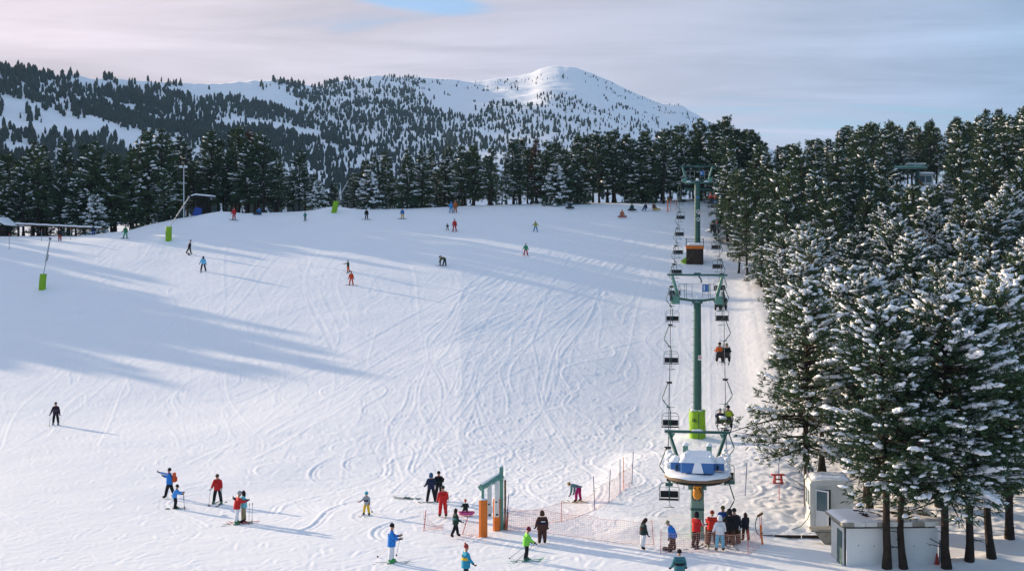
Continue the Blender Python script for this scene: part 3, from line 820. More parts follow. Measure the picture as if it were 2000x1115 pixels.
# ------------------------------------------------------------------ mesh builder for made things
class MB:
    def __init__(s): s.V = []; s.F = []
    def add(s, V, Fc):
        o = len(s.V); s.V += [tuple(v) for v in V]; s.F += [tuple(i + o for i in f) for f in Fc]; return s
    def box(s, c, d, rz=0.0, rx=0.0, ry=0.0, taper=1.0, bev=0.0):
        """box centred at c with size d; bev chamfers the upright edges"""
        hx, hy, hz = d[0] / 2, d[1] / 2, d[2] / 2
        b = min(bev, hx * .9, hy * .9)
        ring = [(-hx + b, -hy), (hx - b, -hy), (hx, -hy + b), (hx, hy - b), (hx - b, hy), (-hx + b, hy), (-hx, hy - b), (-hx, -hy + b)] if b > 0 else [(-hx, -hy), (hx, -hy), (hx, hy), (-hx, hy)]
        n = len(ring)
        V = [Vector((x, y, -hz)) for x, y in ring] + [Vector((x * taper, y * taper, hz)) for x, y in ring]
        M = Matrix.Rotation(rz, 3, 'Z') @ Matrix.Rotation(ry, 3, 'Y') @ Matrix.Rotation(rx, 3, 'X')
        c = Vector(c)
        Fc = [tuple(range(n - 1, -1, -1)), tuple(range(n, 2 * n))] + [(i, (i + 1) % n, n + (i + 1) % n, n + i) for i in range(n)]
        return s.add([c + M @ v for v in V], Fc)
    def tube(s, pts, r, k=8, cap=True):
        pts = [Vector(p) for p in pts]; n = len(pts)
        rs = list(r) if hasattr(r, '__len__') else [r] * n
        V, Fc = tube_np(np.array([p[:] for p in pts]), np.array(rs), k)
        Fc = [tuple(f) for f in Fc]
        if cap: Fc += [tuple(range(k - 1, -1, -1)), tuple(range((n - 1) * k, n * k))]
        return s.add(V, Fc)
    def rod(s, a, b, r, k=8, r2=None): return s.tube([a, b], [r, r if r2 is None else r2], k)
    def lathe(s, prof, k=16, c=(0, 0, 0), sx=1.0, sy=1.0, M=None):
        """profile [(r, z)...] turned about Z"""
        V = []; c = Vector(c)
        for r, z in prof:
            for i in range(k):
                a = 2 * math.pi * i / k; v = Vector((r * sx * math.cos(a), r * sy * math.sin(a), z))
                V.append(c + (M @ v if M else v))
        n = len(prof); Fc = []
        for j in range(n - 1):
            for i in range(k): Fc.append((j * k + i, j * k + (i + 1) % k, (j + 1) * k + (i + 1) % k, (j + 1) * k + i))
        Fc += [tuple(range(k - 1, -1, -1)), tuple(range((n - 1) * k, n * k))]
        return s.add(V, Fc)
    def blob(s, c, r, seed=0, lvl=2, jit=.08):
        v1, f1, v2, f2 = ico(); v, f = (v2, f2) if lvl == 2 else (v1, f1)
        q = np.random.default_rng(seed); w = v * (1 + q.normal(0, jit, (len(v), 1)))
        return s.add(np.array(c) + w * np.array(r), f.tolist())
    def prism(s, poly, a, b, axis='Y'):
        """closed polygon (u, v) extruded from a to b along an axis"""
        f = {'Y': lambda u, v, w: (u, w, v), 'X': lambda u, v, w: (w, u, v), 'Z': lambda u, v, w: (u, v, w)}[axis]
        n = len(poly)
        V = [f(u, v, a) for u, v in poly] + [f(u, v, b) for u, v in poly]
        return s.add(V, [tuple(range(n)), tuple(range(2 * n - 1, n - 1, -1))] + [(i + n, (i + 1) % n + n, (i + 1) % n, i) for i in range(n)])
    def mesh(s, name, m, smooth=False):
        me = bpy.data.meshes.new(name); me.from_pydata(s.V, [], s.F); me.materials.append(m)
        bm = bmesh.new(); bm.from_mesh(me); bmesh.ops.recalc_face_normals(bm, faces=bm.faces); bm.to_mesh(me); bm.free()
        if smooth:
            me.polygons.foreach_set('use_smooth', np.ones(len(me.polygons), bool))
            try: me.set_sharp_from_angle(angle=R(40))
            except Exception: pass
        me.update(); return me
    def build(s, name, m, parent=None, smooth=False, loc=None):
        return mesh_obj(name, s.mesh(name, m, smooth), parent, loc)

def snowcap(mb, c, d, seed=0, h=None):
    """a rounded pillow of snow over the rectangle d=(w, l, thickness) centred at c (bottom)"""
    nx, ny = max(4, int(d[0] / .12)), max(3, int(d[1] / .12))
    nx, ny = min(nx, 26), min(ny, 14)
    q = np.random.default_rng(seed); V = []; Fc = []
    for j in range(ny + 1):
        for i in range(nx + 1):
            u, v = i / nx, j / ny
            e = min(u, 1 - u) * d[0]; g = min(v, 1 - v) * d[1]; t = min(1, min(e, g) / (d[2] * 1.3 + .01))
            z = d[2] * (1 - (1 - t) ** 2.2) * (1 + q.normal(0, .09))
            V.append((c[0] + (u - .5) * d[0] * 1.02, c[1] + (v - .5) * d[1] * 1.02, c[2] + max(z, 0)))
    for j in range(ny):
        for i in range(nx):
            a = j * (nx + 1) + i; Fc.append((a, a + 1, a + nx + 2, a + nx + 1))
    n = len(V)
    V += [(c[0] - d[0] * .5, c[1] - d[1] * .5, c[2] - .004), (c[0] + d[0] * .5, c[1] - d[1] * .5, c[2] - .004), (c[0] + d[0] * .5, c[1] + d[1] * .5, c[2] - .004), (c[0] - d[0] * .5, c[1] + d[1] * .5, c[2] - .004)]
    Fc.append((n + 3, n + 2, n + 1, n))
    return mb.add(V, Fc)

# paints
GREEN = mat('green_lift_paint', (.026, .105, .088), .45, .4, noise=(2.5, .12))
GREENL = mat('pale_green_paint', (.12, .28, .225), .5, .4, noise=(2.5, .15))
STEEL = mat('galvanised_steel', (.34, .36, .37), .45, .5, .6, noise=(6, .15))
STEELD = mat('dark_steel', (.03, .034, .036), .5, .4, noise=(6, .2))
RUBBER = mat('black_rubber', (.018, .018, .02), .8, .2)
BLUEP = mat('blue_paint', (.045, .16, .42), .4, .4, noise=(2, .12))
ORANGE = mat('orange_padding', (.68, .17, .02), .65, .3, noise=(3, .15), bump=(5, .25, .02))
YELLOW = mat('orange_gearbox_paint', (.75, .30, .02), .45, .4, noise=(4, .2))
LIME = mat('lime_padding', (.22, .42, .015), .6, .3, noise=(4, .22), bump=(4, .4, .04))
WHITEP = mat('white_panel', (.66, .69, .68), .55, .3, noise=(1.2, .06))
WHITEW = mat('weathered_white', (.58, .60, .57), .7, .2, noise=(2.2, .13))
CONC = mat('stained_concrete', (.28, .27, .23), .9, .1, noise=(3.5, .38), bump=(12, .4, .02))
WOOD = mat('brown_timber', (.16, .09, .045), .8, .2, noise=(5, .35))
COLGREEN = mat('column_green', (.17, .31, .25), .5, .4, noise=(3, .15))
DARKW = mat('near_black_timber', (.017, .015, .013), .9, .1, noise=(4, .3))
WOODD = mat('dark_timber', (.05, .034, .026), .85, .15, noise=(4, .35))
REDP = mat('red_paint', (.36, .035, .03), .55, .35, noise=(4, .15))
REDPOLE = mat('red_pole_plastic', (.62, .06, .04), .45, .4)
ORPOLE = mat('orange_pole_plastic', (.80, .20, .04), .45, .4)
BLUEPOLE = mat('blue_pole_plastic', (.03, .07, .20), .45, .4)
NETM = mat('orange_net_twine', (.80, .40, .31), .7, .2)
GLASS = mat('window_glass', (.10, .15, .17), .08, .6)
ROPE = mat('steel_rope', (.05, .055, .055), .5, .4, .4)
BLACKP = mat('black_paint', (.015, .015, .017), .5, .3)
WHITES = mat('white_sign_face', (.78, .80, .80), .5, .3)
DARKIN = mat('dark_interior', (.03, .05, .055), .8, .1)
BLUET = mat('blue_tarp', (.02, .06, .28), .6, .3, noise=(3, .2))
GREY = mat('grey_paint', (.25, .27, .28), .6, .3)

def normal_at(x, y):
    e = .6
    return Vector((float(H(x - e, y) - H(x + e, y)) / (2 * e), float(H(x, y - e) - H(x, y + e)) / (2 * e), 1)).normalized()

# ------------------------------------------------------------------ people
_fab = {}
def fabric(c):
    k = tuple(round(x, 3) for x in c)
    if k not in _fab: _fab[k] = mat('clothing_fabric_%d' % len(_fab), c, .8, .15, noise=(9, .16), bump=(16, .35, .02))
    return _fab[k]
SKIN = mat('skin', (.48, .27, .19), .55, .3)
BLK = (.014, .015, .018); NAVY = (.018, .028, .06); RED = (.50, .025, .025); WHT = (.72, .74, .76); BLUE = (.03, .20, .60); LBLUE = (.16, .48, .70)
KHAKI = (.26, .22, .13); YEL = (.70, .45, .02); LIM = (.20, .62, .07); BRN = (.075, .035, .025); TEAL = (.03, .24, .25); ORG = (.72, .13, .02); DGRN = (.022, .045, .038)
MAG = (.30, .015, .12); OLV = (.11, .11, .03); YGR = (.42, .55, .03); GRN = (.03, .26, .12); HAIRB = (.03, .018, .012); GREYC = (.30, .32, .34); BOOTG = (.05, .32, .08); PURP = (.035, .015, .035); SKYB = (.07, .30, .72)

_glove = {}
def glove_mesh(c, grip):
    """palm, four unequal curled fingers and a thumb; wrist at the origin, fingers along -Z, palm towards +Y"""
    key = (tuple(c), grip)
    if key in _glove: return _glove[key]
    m = MB(); m.box((0, 0, -.045), (.085, .04, .10), bev=.015); m.tube([(0, 0, .05), (0, 0, -.01)], [.05, .042], 8)
    for i, (x, ln) in enumerate(((-.033, .070), (-.011, .082), (.011, .077), (.033, .060))):
        b = .9 if grip else .3
        p = Vector((x, 0, -.09)); pts = [p]; a = 0
        for sgm in (.45, .33, .22):
            a += b * .95; p = p + Vector((0, math.sin(a), -math.cos(a))) * ln * sgm * 1.25; pts.append(p)
        m.tube(pts, [.013, .0125, .011, .008], 5)
    m.tube([(.036, .006, -.03), (.060, .025, -.055), (.052, .05, -.08)], [.016, .014, .010], 5)
    _glove[key] = m.mesh('glove', fabric(c), True); return _glove[key]

_eye = None
def small_eye():
    global _eye
    if _eye is None: _eye = MB().blob((0, 0, 0), (.013, .008, .009), 0, 1, 0).mesh('eye', BLACKP, True)
    return _eye

_ski = {}
def ski_mesh(c, ln=1.6):
    k = (tuple(c), ln)
    if k not in _ski:
        q = np.array([-.5, -.46, -.2, 0, .2, .4, .46, .5]); w = [.030, .048, .040, .036, .040, .050, .038, .008]; z = [.02, .006, .004, .006, .004, .012, .05, .10]
        V = []; Fc = []
        for i in range(8):
            y = q[i] * ln
            V += [(-w[i], y, z[i]), (w[i], y, z[i]), (w[i], y, z[i] + .018), (-w[i], y, z[i] + .018)]
        for i in range(7):
            for j in range(4): Fc.append((i * 4 + j, i * 4 + (j + 1) % 4, i * 4 + 4 + (j + 1) % 4, i * 4 + 4 + j))
        Fc += [(3, 2, 1, 0), (28, 29, 30, 31)]
        mb = MB().add(V, Fc); mb.box((0, -.02, .045), (.06, .30, .04)); mb.box((0, .14, .055), (.065, .06, .05))
        _ski[k] = mb.mesh('ski', mat('ski_topsheet_%d' % len(_ski), c, .4, .4))
    return _ski[k]

_brd = {}
def board_mesh(c, ln=1.5):
    k = (tuple(c), ln)
    if k not in _brd:
        V = []; Fc = []; n = 10
        for i in range(n + 1):
            q = i / n - .5; e = max(0, abs(q) - .36) / .14
            w = (.135 + .02 * abs(q)) * math.sqrt(max(1 - e * e, .02)); z = .01 + .07 * e * e
            V += [(-w, q * ln, z), (w, q * ln, z), (w, q * ln, z + .02), (-w, q * ln, z + .02)]
        for i in range(n):
            for j in range(4): Fc.append((i * 4 + j, i * 4 + (j + 1) % 4, i * 4 + 4 + (j + 1) % 4, i * 4 + 4 + j))
        Fc += [(3, 2, 1, 0), (4 * n, 4 * n + 1, 4 * n + 2, 4 * n + 3)]
        _brd[k] = MB().add(V, Fc).mesh('snowboard', mat('snowboard_topsheet_%d' % len(_brd), c, .4, .4), True)
    return _brd[k]

def rotd(a, v, ax):
    return Matrix.Rotation(R(a), 3, ax) @ v

def person(px, py, hpx, yaw, label, jacket, pants, boots=BLK, hat=None, hatkind='beanie', hair=None, gloves=BLK, lean=0, head=0, arms=((8, 12, 18), (8, 12, 18)), legs=((4, 5, 8), (-4, 5, 8)),
           skis=None, board=None, hem=.12, hood=False, group=None, band=None, pos=None, height=None, goggles=False, name='person', child=False, stripe=None, seat=False, girth=1.0, spread=None):
    """yaw: 0 looks away from the camera (+Y), 90 looks to the left of the picture, 180 towards it. Returns the body object.
    arms/legs: (swing forward, spread sideways, bend) in degrees for left and right."""
    p = ground(px, py) if pos is None else Vector(pos)
    Hh = height if height else hpx / F * p.y
    if height is None and not seat:
        Hh = min(max(Hh, .85), 1.95)
    k = Hh / 1.75
    hs = 1.14 if child else 1.0
    g = girth
    J = {}; RAD = {}; E = []
    def put(n, v, r, par=None, kind='jacket'):
        J[n] = Vector(v); RAD[n] = r
        if par: E.append((par, n, kind))
    UP = Vector((0, 0, 1))
    T = Matrix.Rotation(R(-lean), 3, 'X')            # lean forward tips +Z towards +Y
    put('pelvis', (0, 0, 0), .165 * g)
    put('belly', T @ Vector((0, 0, .16)), .165 * g, 'pelvis')
    put('chest', T @ Vector((0, .0, .38)), .178 * g, 'belly')
    put('neck', T @ Vector((0, .01, .53)), .075, 'chest', 'skin')
    TH = T @ Matrix.Rotation(R(-head), 3, 'X')
    hb = J['neck']
    put('jaw', hb + TH @ Vector((0, .022, .085)) * hs, .080 * hs, 'neck', 'skin')
    put('skull', hb + TH @ Vector((0, .005, .185)) * hs, .098 * hs, 'jaw', 'skin')
    put('nose', hb + TH @ Vector((0, .125, .115)) * hs, .017, 'jaw', 'skin')
    HANDS = []
    for sname, sx, (sw, ab, be) in (('l', -1, arms[0]), ('r', 1, arms[1])):
        sh = J['chest'] + T @ Vector((sx * .188, 0, .065))
        put('shoulder' + sname, sh, .100 * g, 'chest')
        d = rotd(sx * -ab, Vector((0, 0, -1)), 'Y'); d = rotd(sw, d, 'X')
        d = (Matrix.Rotation(R(-lean * .55), 3, 'X') @ d)
        el = sh + d * .29
        put('elbow' + sname, el, .082 * g, 'shoulder' + sname)
        ax = Vector((1, 0, 0)); d2 = Matrix.Rotation(R(be), 3, ax) @ d
        wr = el + d2 * .25
        put('wrist' + sname, wr, .064, 'elbow' + sname)
        HANDS.append((wr, d2))
    low = 9
    FEET = []
    for sname, sx, (sw, ab, be) in (('l', -1, legs[0]), ('r', 1, legs[1])):
        hp = Vector((sx * .105, 0, -.03)); put('hip' + sname, hp, .128 * g, 'pelvis', 'pants')
        d = rotd(sx * -ab, Vector((0, 0, -1)), 'Y'); d = rotd(sw, d, 'X')
        kn = hp + d * .42; put('knee' + sname, kn, .106 * g, 'hip' + sname, 'pants')
        d2 = Matrix.Rotation(R(-be), 3, Vector((1, 0, 0))) @ d
        an = kn + d2 * .40; put('ankle' + sname, an, .090, 'knee' + sname, 'pants')
        fd = Vector((0, 1, 0)) if not seat else Vector((0, .96, -.2))
        if seat and abs(sw) > 60: fd = (Matrix.Rotation(R(90), 3, 'X') @ d2); fd.normalize()
        hl = an + Vector((0, -.02, -.035)) if not seat else an
        put('toe' + sname, an + fd * .17 + (Vector((0, 0, -.045)) if not seat else Vector((0, 0, 0))), .068, 'ankle' + sname, 'boot')
        FEET.append((an, fd))
    lo = min((J[n].z - RAD[n]) for n in J)
    off = Vector((0, 0, -lo))
    names = list(J); idx = {n: i for i, n in enumerate(names)}
    me = bpy.data.meshes.new('tmp'); me.from_pydata([(J[n] + off)[:] for n in names], [(idx[a], idx[b]) for a, b, _ in E], [])
    ob = bpy.data.objects.new('tmp', me); COL.objects.link(ob)
    md = ob.modifiers.new('skin', 'SKIN'); md.use_smooth_shade = True; md.branch_smoothing = .35
    sl = me.skin_vertices[0].data
    for n in names:
        r = RAD[n]; sl[idx[n]].radius = (r, r * (.8 if n in ('chest', 'belly', 'pelvis') else 1)); sl[idx[n]].use_root = n == 'pelvis'
    sb = ob.modifiers.new('sub', 'SUBSURF'); sb.levels = 2 if hpx >= 40 else 1; sb.render_levels = sb.levels
    dg = bpy.context.evaluated_depsgraph_get(); dg.update()
    body = bpy.data.meshes.new_from_object(ob.evaluated_get(dg)); body.name = 'person_body'
    bpy.data.objects.remove(ob); bpy.data.meshes.remove(me)
    body.materials.clear()
    for c in (fabric(jacket), fabric(pants), fabric(boots), SKIN): body.materials.append(c)
    # which cloth each face wears, from the nearest bone
    A = np.array([(J[a] + off)[:] for a, b, _ in E]); B = np.array([(J[b] + off)[:] for a, b, _ in E]); rA = np.array([RAD[a] for a, b, _ in E])
    KM = {'jacket': 0, 'pants': 1, 'boot': 2, 'skin': 3}; km = np.array([KM[x] for _, _, x in E])
    nf = len(body.polygons); C = np.zeros(nf * 3); body.polygons.foreach_get('center', C); C = C.reshape(-1, 3)
    AB = B - A; t = np.clip(((C[:, None] - A[None]) * AB[None]).sum(2) / ((AB ** 2).sum(1)[None] + 1e-9), 0, 1)
    dist = np.linalg.norm(C[:, None] - (A[None] + t[:, :, None] * AB[None]), axis=2) / rA[None]
    near = dist.argmin(1); mi = km[near]
    for q, (a, b, _) in enumerate(E):
        if a.startswith('knee'): mi[(near == q) & (t[:, q] > .80)] = 2
        if a == 'chest' and b == 'neck': mi[(near == q) & (t[:, q] < .75)] = 0
    if name != 'person_mono': body.polygons.foreach_set('material_index', mi.astype(np.int32))
    V = np.zeros(len(body.vertices) * 3); body.vertices.foreach_get('co', V); body.vertices.foreach_set('co', V * k); body.update()
    o = mesh_obj('person', body); o.location = p; o.rotation_euler = (0, 0, R(yaw))
    tag(o, label, 'child' if child else 'person', group)
    def P(v): return (Vector(v) + off) * k
    # jacket skirt: a flared shell from the chest past the hips
    m = MB(); prof = []
    K = 14
    hemz = -hem
    pts = [(J['chest'] + T @ Vector((0, 0, -.05)), .205, .178), (J['belly'] + T @ Vector((0, 0, .05)), .218, .180), (Vector((0, 0, .03)), .226, .186), (Vector((0, -.01 + math.sin(R(lean)) * -.02, hemz)), .228, .192)]
    Vv = []; Fc = []
    for c, rx, ry in pts:
        for i in range(K):
            a = 2 * math.pi * i / K
            v = Vector((rx * g * math.cos(a), ry * g * math.sin(a), 0)); v = (T @ v) if c.z > .05 else v
            Vv.append(P(c + v))
    for j in range(3):
        for i in range(K): Fc.append((j * K + i, j * K + (i + 1) % K, (j + 1) * K + (i + 1) % K, (j + 1) * K + i))
    if not seat or hem > .02:
        m.add(Vv, Fc); m.build('jacket', fabric(jacket), o, True)
    if band:
        mb = MB(); Vb = []
        for c, rx, ry in ((pts[1][0] + Vector((0, 0, .05)), .228, .190), (pts[1][0] - Vector((0, 0, .07)), .232, .194)):
            for i in range(K):
                a = 2 * math.pi * i / K; Vb.append(P(c + T @ Vector((rx * g * math.cos(a), ry * g * math.sin(a), 0))))
        mb.add(Vb, [(i, (i + 1) % K, K + (i + 1) % K, K + i) for i in range(K)]); mb.build('jacket_band', fabric(band), o, True)
    if stripe:      # pale piping down the sleeves
        mb = MB()
        for sname, sx in (('l', -1), ('r', 1)):
            mb.tube([P(J['shoulder' + sname] + Vector((sx * .102, 0, .02))), P(J['elbow' + sname] + Vector((sx * .084, 0, 0))), P(J['wrist' + sname] + Vector((sx * .066, 0, 0)))], .022 * k, 5)
        mb.build('sleeve_stripe', fabric(stripe), o)
    # head wear
    hc = J['skull'] + off; Rm = TH
    if hat is not None or hood:
        mb = MB()
        c = Vector(hat if hat is not None else jacket)
        r0 = .112 * hs; K2 = 12; VV = []; FF = []
        rings = [(1.0, -.05), (1.02, .0), (.92, .05), (.62, .095), (.2, .115)] if hatkind != 'hood' else [(1.15, -.16), (1.18, -.06), (1.1, .03), (.8, .10), (.2, .135)]
        if hatkind == 'helmet': rings = [(1.12, -.07), (1.18, 0), (1.06, .06), (.72, .11), (.2, .135)]
        for rr_, z in rings:
            for i in range(K2):
                a = 2 * math.pi * i / K2
                zz_ = z
                if hatkind == 'hood' and math.sin(a) > .55 and z < 0: zz_ = z * .1 + .02     # face opening
                v = Rm @ (Vector((rr_ * r0 * math.cos(a), rr_ * r0 * math.sin(a), zz_ * hs)))
                VV.append((hc + v + Vector((0, 0, .012))) * k)
        for j in range(len(rings) - 1):
            for i in range(K2): FF.append((j * K2 + i, j * K2 + (i + 1) % K2, (j + 1) * K2 + (i + 1) % K2, (j + 1) * K2 + i))
        FF.append(tuple(range((len(rings) - 1) * K2, len(rings) * K2)))
        mb.add(VV, FF)
        if hatkind == 'cap': mb.box((hc + Rm @ Vector((0, .14, .0))) * k, (.15 * k, .12 * k, .015 * k), rx=R(-head - lean))
        if hatkind == 'pompom': mb.blob((hc + Rm @ Vector((0, -.05, .15))) * k, (.05 * k,) * 3, 1, 1)
        nm = {'beanie': 'beanie', 'helmet': 'helmet', 'hood': 'hood', 'cap': 'cap', 'pompom': 'bobble_hat'}[hatkind]
        mb.build(nm, fabric(hat if hat is not None else jacket), o, True)
    if hair is not None:
        mb = MB(); ln = .30 if hat is not None or True else .1
        VV = []; FF = []; K2 = 12
        rings = [(1.0, .10, .25), (1.12, .04, .7), (1.15, -.06, 1), (1.1, -.18, 1), (.85, -.30, 1)]
        for rr_, z, f_ in rings:
            for i in range(K2):
                a = 2 * math.pi * i / K2
                zz_ = z
                if math.sin(a) > .5 and z < 0: zz_ = .03
                v = Rm @ Vector((rr_ * f_ * .104 * hs * math.cos(a), rr_ * f_ * .104 * hs * math.sin(a) - .012, zz_))
                VV.append((hc + v) * k)
        for j in range(len(rings) - 1):
            for i in range(K2): FF.append((j * K2 + i, j * K2 + (i + 1) % K2, (j + 1) * K2 + (i + 1) % K2, (j + 1) * K2 + i))
        FF.append(tuple(range(K2)))
        mb.add(VV, FF); mb.build('hair', fabric(hair), o, True)
    if goggles:
        mb = MB(); mb.box((hc + Rm @ Vector((0, .098 * hs, -.035))) * k, (.15 * k, .035 * k, .06 * k), rx=R(-head - lean), bev=.01 * k); mb.build('goggles', BLACKP, o)
    elif hpx >= 50:
        for sx in (-1, 1):
            e = mesh_obj('eye', small_eye(), o); e.location = (hc + Rm @ Vector((sx * .034, .088 * hs, -.045))) * k; e.rotation_euler = (R(-head - lean), 0, 0); e.scale = (k,) * 3
    # gloves
    if hpx >= 18:
        for wr, d2 in HANDS:
            go = mesh_obj('glove', glove_mesh(gloves, True), o)
            go.location = P(wr + d2 * .03); go.rotation_euler = (-d2).to_track_quat('Z', 'Y').to_euler(); go.scale = (k * 1.1,) * 3
    Mw = Matrix.Translation(p) @ Matrix.Rotation(R(yaw), 4, 'Z')
    HP = [Mw @ P(wr + d2 * .09) for wr, d2 in HANDS]
    n = Matrix.Rotation(R(-yaw), 3, 'Z') @ normal_at(p.x, p.y) if pos is None else UP
    q = UP.rotation_difference(n)
    if skis is not None:
        for an, fd in FEET:
            so = mesh_obj('ski', ski_mesh(skis, 1.1 if child else 1.6), o)
            so.location = Vector((an.x * k, an.y * k + .05, (an.z + off.z) * k - .115 * k if seat else -.02))
            if seat: so.rotation_euler = Vector((0, 1, 0)).rotation_difference(fd).to_euler()
            else: so.rotation_euler = q.to_euler()
    if board is not None:
        c = (FEET[0][0] + FEET[1][0]) / 2
        so = mesh_obj('snowboard', board_mesh(board, 1.2 if child else 1.5), o)
        so.location = Vector((c.x * k, c.y * k + (.04 if not seat else .12), -.02 if not seat else 0.02))
        so.rotation_euler = (Matrix.Rotation(0, 3, 'X').to_quaternion() @ q @ Quaternion((0, 0, 1), R(90))).to_euler()
        if seat:
            so.rotation_euler = Matrix(((0, 1, 0), (0, 0, 1), (1, 0, 0))).to_euler(); so.location = Vector((c.x * k, (c.y + .20) * k, .15))
    return o, HP, p, k

_polem = {}
def ski_pole(top, tip, label, group='ski poles', c=(.05, .05, .06)):
    top = Vector(top); tip = Vector(tip); d = (top - tip)
    e = empty('ski_pole', tip, label=label, cat='ski pole', group=group)
    m = mat('pole_metal', c, .4, .5) if 'm' not in _polem else _polem['m']; _polem['m'] = m
    MB().rod((0, 0, 0), d, .010, 6).build('shaft', m, e)
    MB().rod(d * .90, d * 1.02, .018, 6).build('grip', RUBBER, e)
    u = d.normalized()
    MB().rod(u * .07, u * .085, .045, 8).build('basket', RUBBER, e)
    return e

def both_poles(HP, p, who, back=(-.5, -.15), k=1.0):
    for i, h in enumerate(HP):
        tx = h.x + back[0] * 1.0 + (-.06, .06)[i]; tyy = h.y + back[1] + (.08, -.08)[i]
        ski_pole(h + Vector((0, 0, .06)), (tx, tyy, float(H(tx, tyy)) - .03), 'ski pole in the %s hand of the %s' % (('left', 'right')[i], who))
# ------------------------------------------------------------------ chairlift
def cable_z(Y): return float(np.interp(Y, [56, 60, 62.5, 91, 165, 196], [3.05, 3.1, 3.55, 10.75, 22.95, 23.4])) - 0.10 * math.sin(math.pi * np.clip((Y - 91) / 74, 0, 1)) * 8 - .25 * math.sin(math.pi * np.clip((Y - 62) / 29, 0, 1))
def gauge(Y): return float(np.interp(Y, [60, 63, 91, 165, 196], [1.38, 1.5, 1.95, 2.1, 2.0]))
def rope_pt(Y, side): return Vector((LIFT * Y + side * gauge(Y), Y, cable_z(Y)))
LROT = -math.atan(LIFT)           # the line's heading about Z

# haul rope: one endless loop round both bullwheels
pts = [rope_pt(Y, -1) for Y in np.linspace(60, 196, 110)]
c = Vector((LIFT * 196, 196, cable_z(196)))
pts += [c + Vector((2.0 * math.cos(a), 2.0 * math.sin(a), 0)) for a in np.linspace(math.pi * .95, .05 * math.pi, 9)]
pts += [rope_pt(Y, 1) for Y in np.linspace(196, 60, 110)]
c = Vector((LIFT * 60, 60, cable_z(60)))
pts += [c + Vector((1.38 * math.cos(a), 1.38 * math.sin(a), 0)) for a in np.linspace(-.05 * math.pi, -.95 * math.pi, 13)]
pts.append(pts[0])
hr = MB().tube(pts, .024, 5, cap=False).build('haul_rope', ROPE)
tag(hr, 'steel haul rope of the chairlift looping from the bottom station up over both towers', 'cable')

# chairs -------------------------------------------------------------
def chair_parts(o):
    """meshes of a double chair; the rope passes through the origin, o is the outward side, seat faces +Y"""
    P = {}
    x0 = -.06 * o
    P['hanger'] = MB().tube([(.05 * o, 0, -.02), (.14 * o, 0, -.12), (.44 * o, 0, -.92), (.40 * o, 0, -1.02), (.10 * o, 0, -1.42), (x0 + .03 * o, 0, -1.56), (x0, 0, -1.72), (x0, 0, -2.62)], .030, 7).mesh('hanger', GREEN, True)
    g = MB().box((0, 0, .0), (.30, .16, .09), bev=.03); g.box((.02 * o, 0, .05), (.36, .06, .05))
    P['grip'] = g.mesh('grip', STEELD)
    d = MB().box((.06 * o, 0, -1.46), (.24, .06, .06)); d.rod((.16 * o, 0, -1.46), (-.34 * o, 0, -1.47), .014, 5)
    P['damper'] = d.mesh('damper', GREEN)
    fr = MB(); w = .50
    arc = [(x0 - w, .02, -2.62), (x0 - w, .02, -2.02), (x0 - w + .06, .02, -1.88), (x0 - w + .2, .02, -1.80), (x0 + w - .2, .02, -1.80), (x0 + w - .06, .02, -1.88), (x0 + w, .02, -2.02), (x0 + w, .02, -2.62)]
    fr.tube(arc, .018, 6)
    for sx in (-1, 1): fr.tube([(x0 + sx * w, -.08, -2.2), (x0 + sx * w, -.05, -2.66), (x0 + sx * w, .42, -2.64), (x0 + sx * w, .44, -2.34), (x0 + sx * w, .0, -2.30)], .018, 6)
    P['side_frame'] = fr.mesh('side_frame', GREEN, True)
    P['seat'] = MB().box((x0, .19, -2.62), (.94, .44, .05), rx=R(4)).mesh('seat', BLACKP)
    P['backrest'] = MB().box((x0, -.06, -2.40), (.92, .05, .34), rx=R(12)).mesh('backrest', BLACKP)
    P['safety_bar'] = MB().tube([(x0 - w, .05, -2.0), (x0 - w + .02, .36, -1.95), (x0 + w - .02, .36, -1.95), (x0 + w, .05, -2.0)], .015, 5).mesh('safety_bar', STEEL, True)
    P['footrest'] = MB().tube([(x0, .05, -2.64), (x0, .30, -2.95), (x0 - .3, .34, -3.0), (x0 + .3, .34, -3.0)], .015, 5).mesh('footrest', GREEN, True)
    return P
CP = {-1: chair_parts(1), 1: chair_parts(1)}
def lift_chair(Y, side, label, turn=None, pos=None, occupied=False):
    """side -1: down-going, faces the camera; +1: up-going, seen from behind"""
    p = rope_pt(Y, side) if pos is None else pos
    rz = LROT + (math.pi if side < 0 else 0) if turn is None else turn
    e = empty('lift_chair', p, rz, label, 'chairlift chair', 'double chairs of the chairlift')
    for n, me in CP[side].items(): mesh_obj(n, me, e)
    return e, p, rz
LC = [(73.8, 'empty down-going chair level with the lime pad of the middle lift tower'), (84.2, 'empty down-going chair beside the middle tower, level with the no-riding sign'),
      (93.6, 'empty down-going chair just under the crossarm of the middle tower'), (104.5, 'empty down-going chair hanging right above the middle tower crossarm'),
      (115, 'empty down-going chair, second above the middle tower'), (126, 'empty down-going chair beside the lower edge of the dark orange-topped box'),
      (137, 'empty down-going chair left of the orange-topped box'), (148, 'empty down-going chair, second below the far tower crossarm'), (160, 'empty down-going chair just in front of the far tower')]
RC = [(74.3, 'up-going chair carrying the rider in a yellow-green jacket'), (85.3, 'up-going chair carrying the rider in an orange jacket'), (93.9, 'empty up-going chair just behind the middle tower pole'),
      (99.5, 'up-going chair with two dark-clad riders at the middle tower crossarm'), (107, 'empty up-going chair above the right end of the middle tower crossarm'), (118, 'empty up-going chair before the edge of the forest'),
      (129, 'empty up-going chair, second below the pair of dark riders near the far tower'), (140.5, 'up-going chair with two dark-clad riders right of the orange-topped box'), (161, 'up-going chair with riders in red and blue beside the far tower')]
for Y, l in LC: lift_chair(Y, -1, l)
RCH = [lift_chair(Y, 1, l) for Y, l in RC]
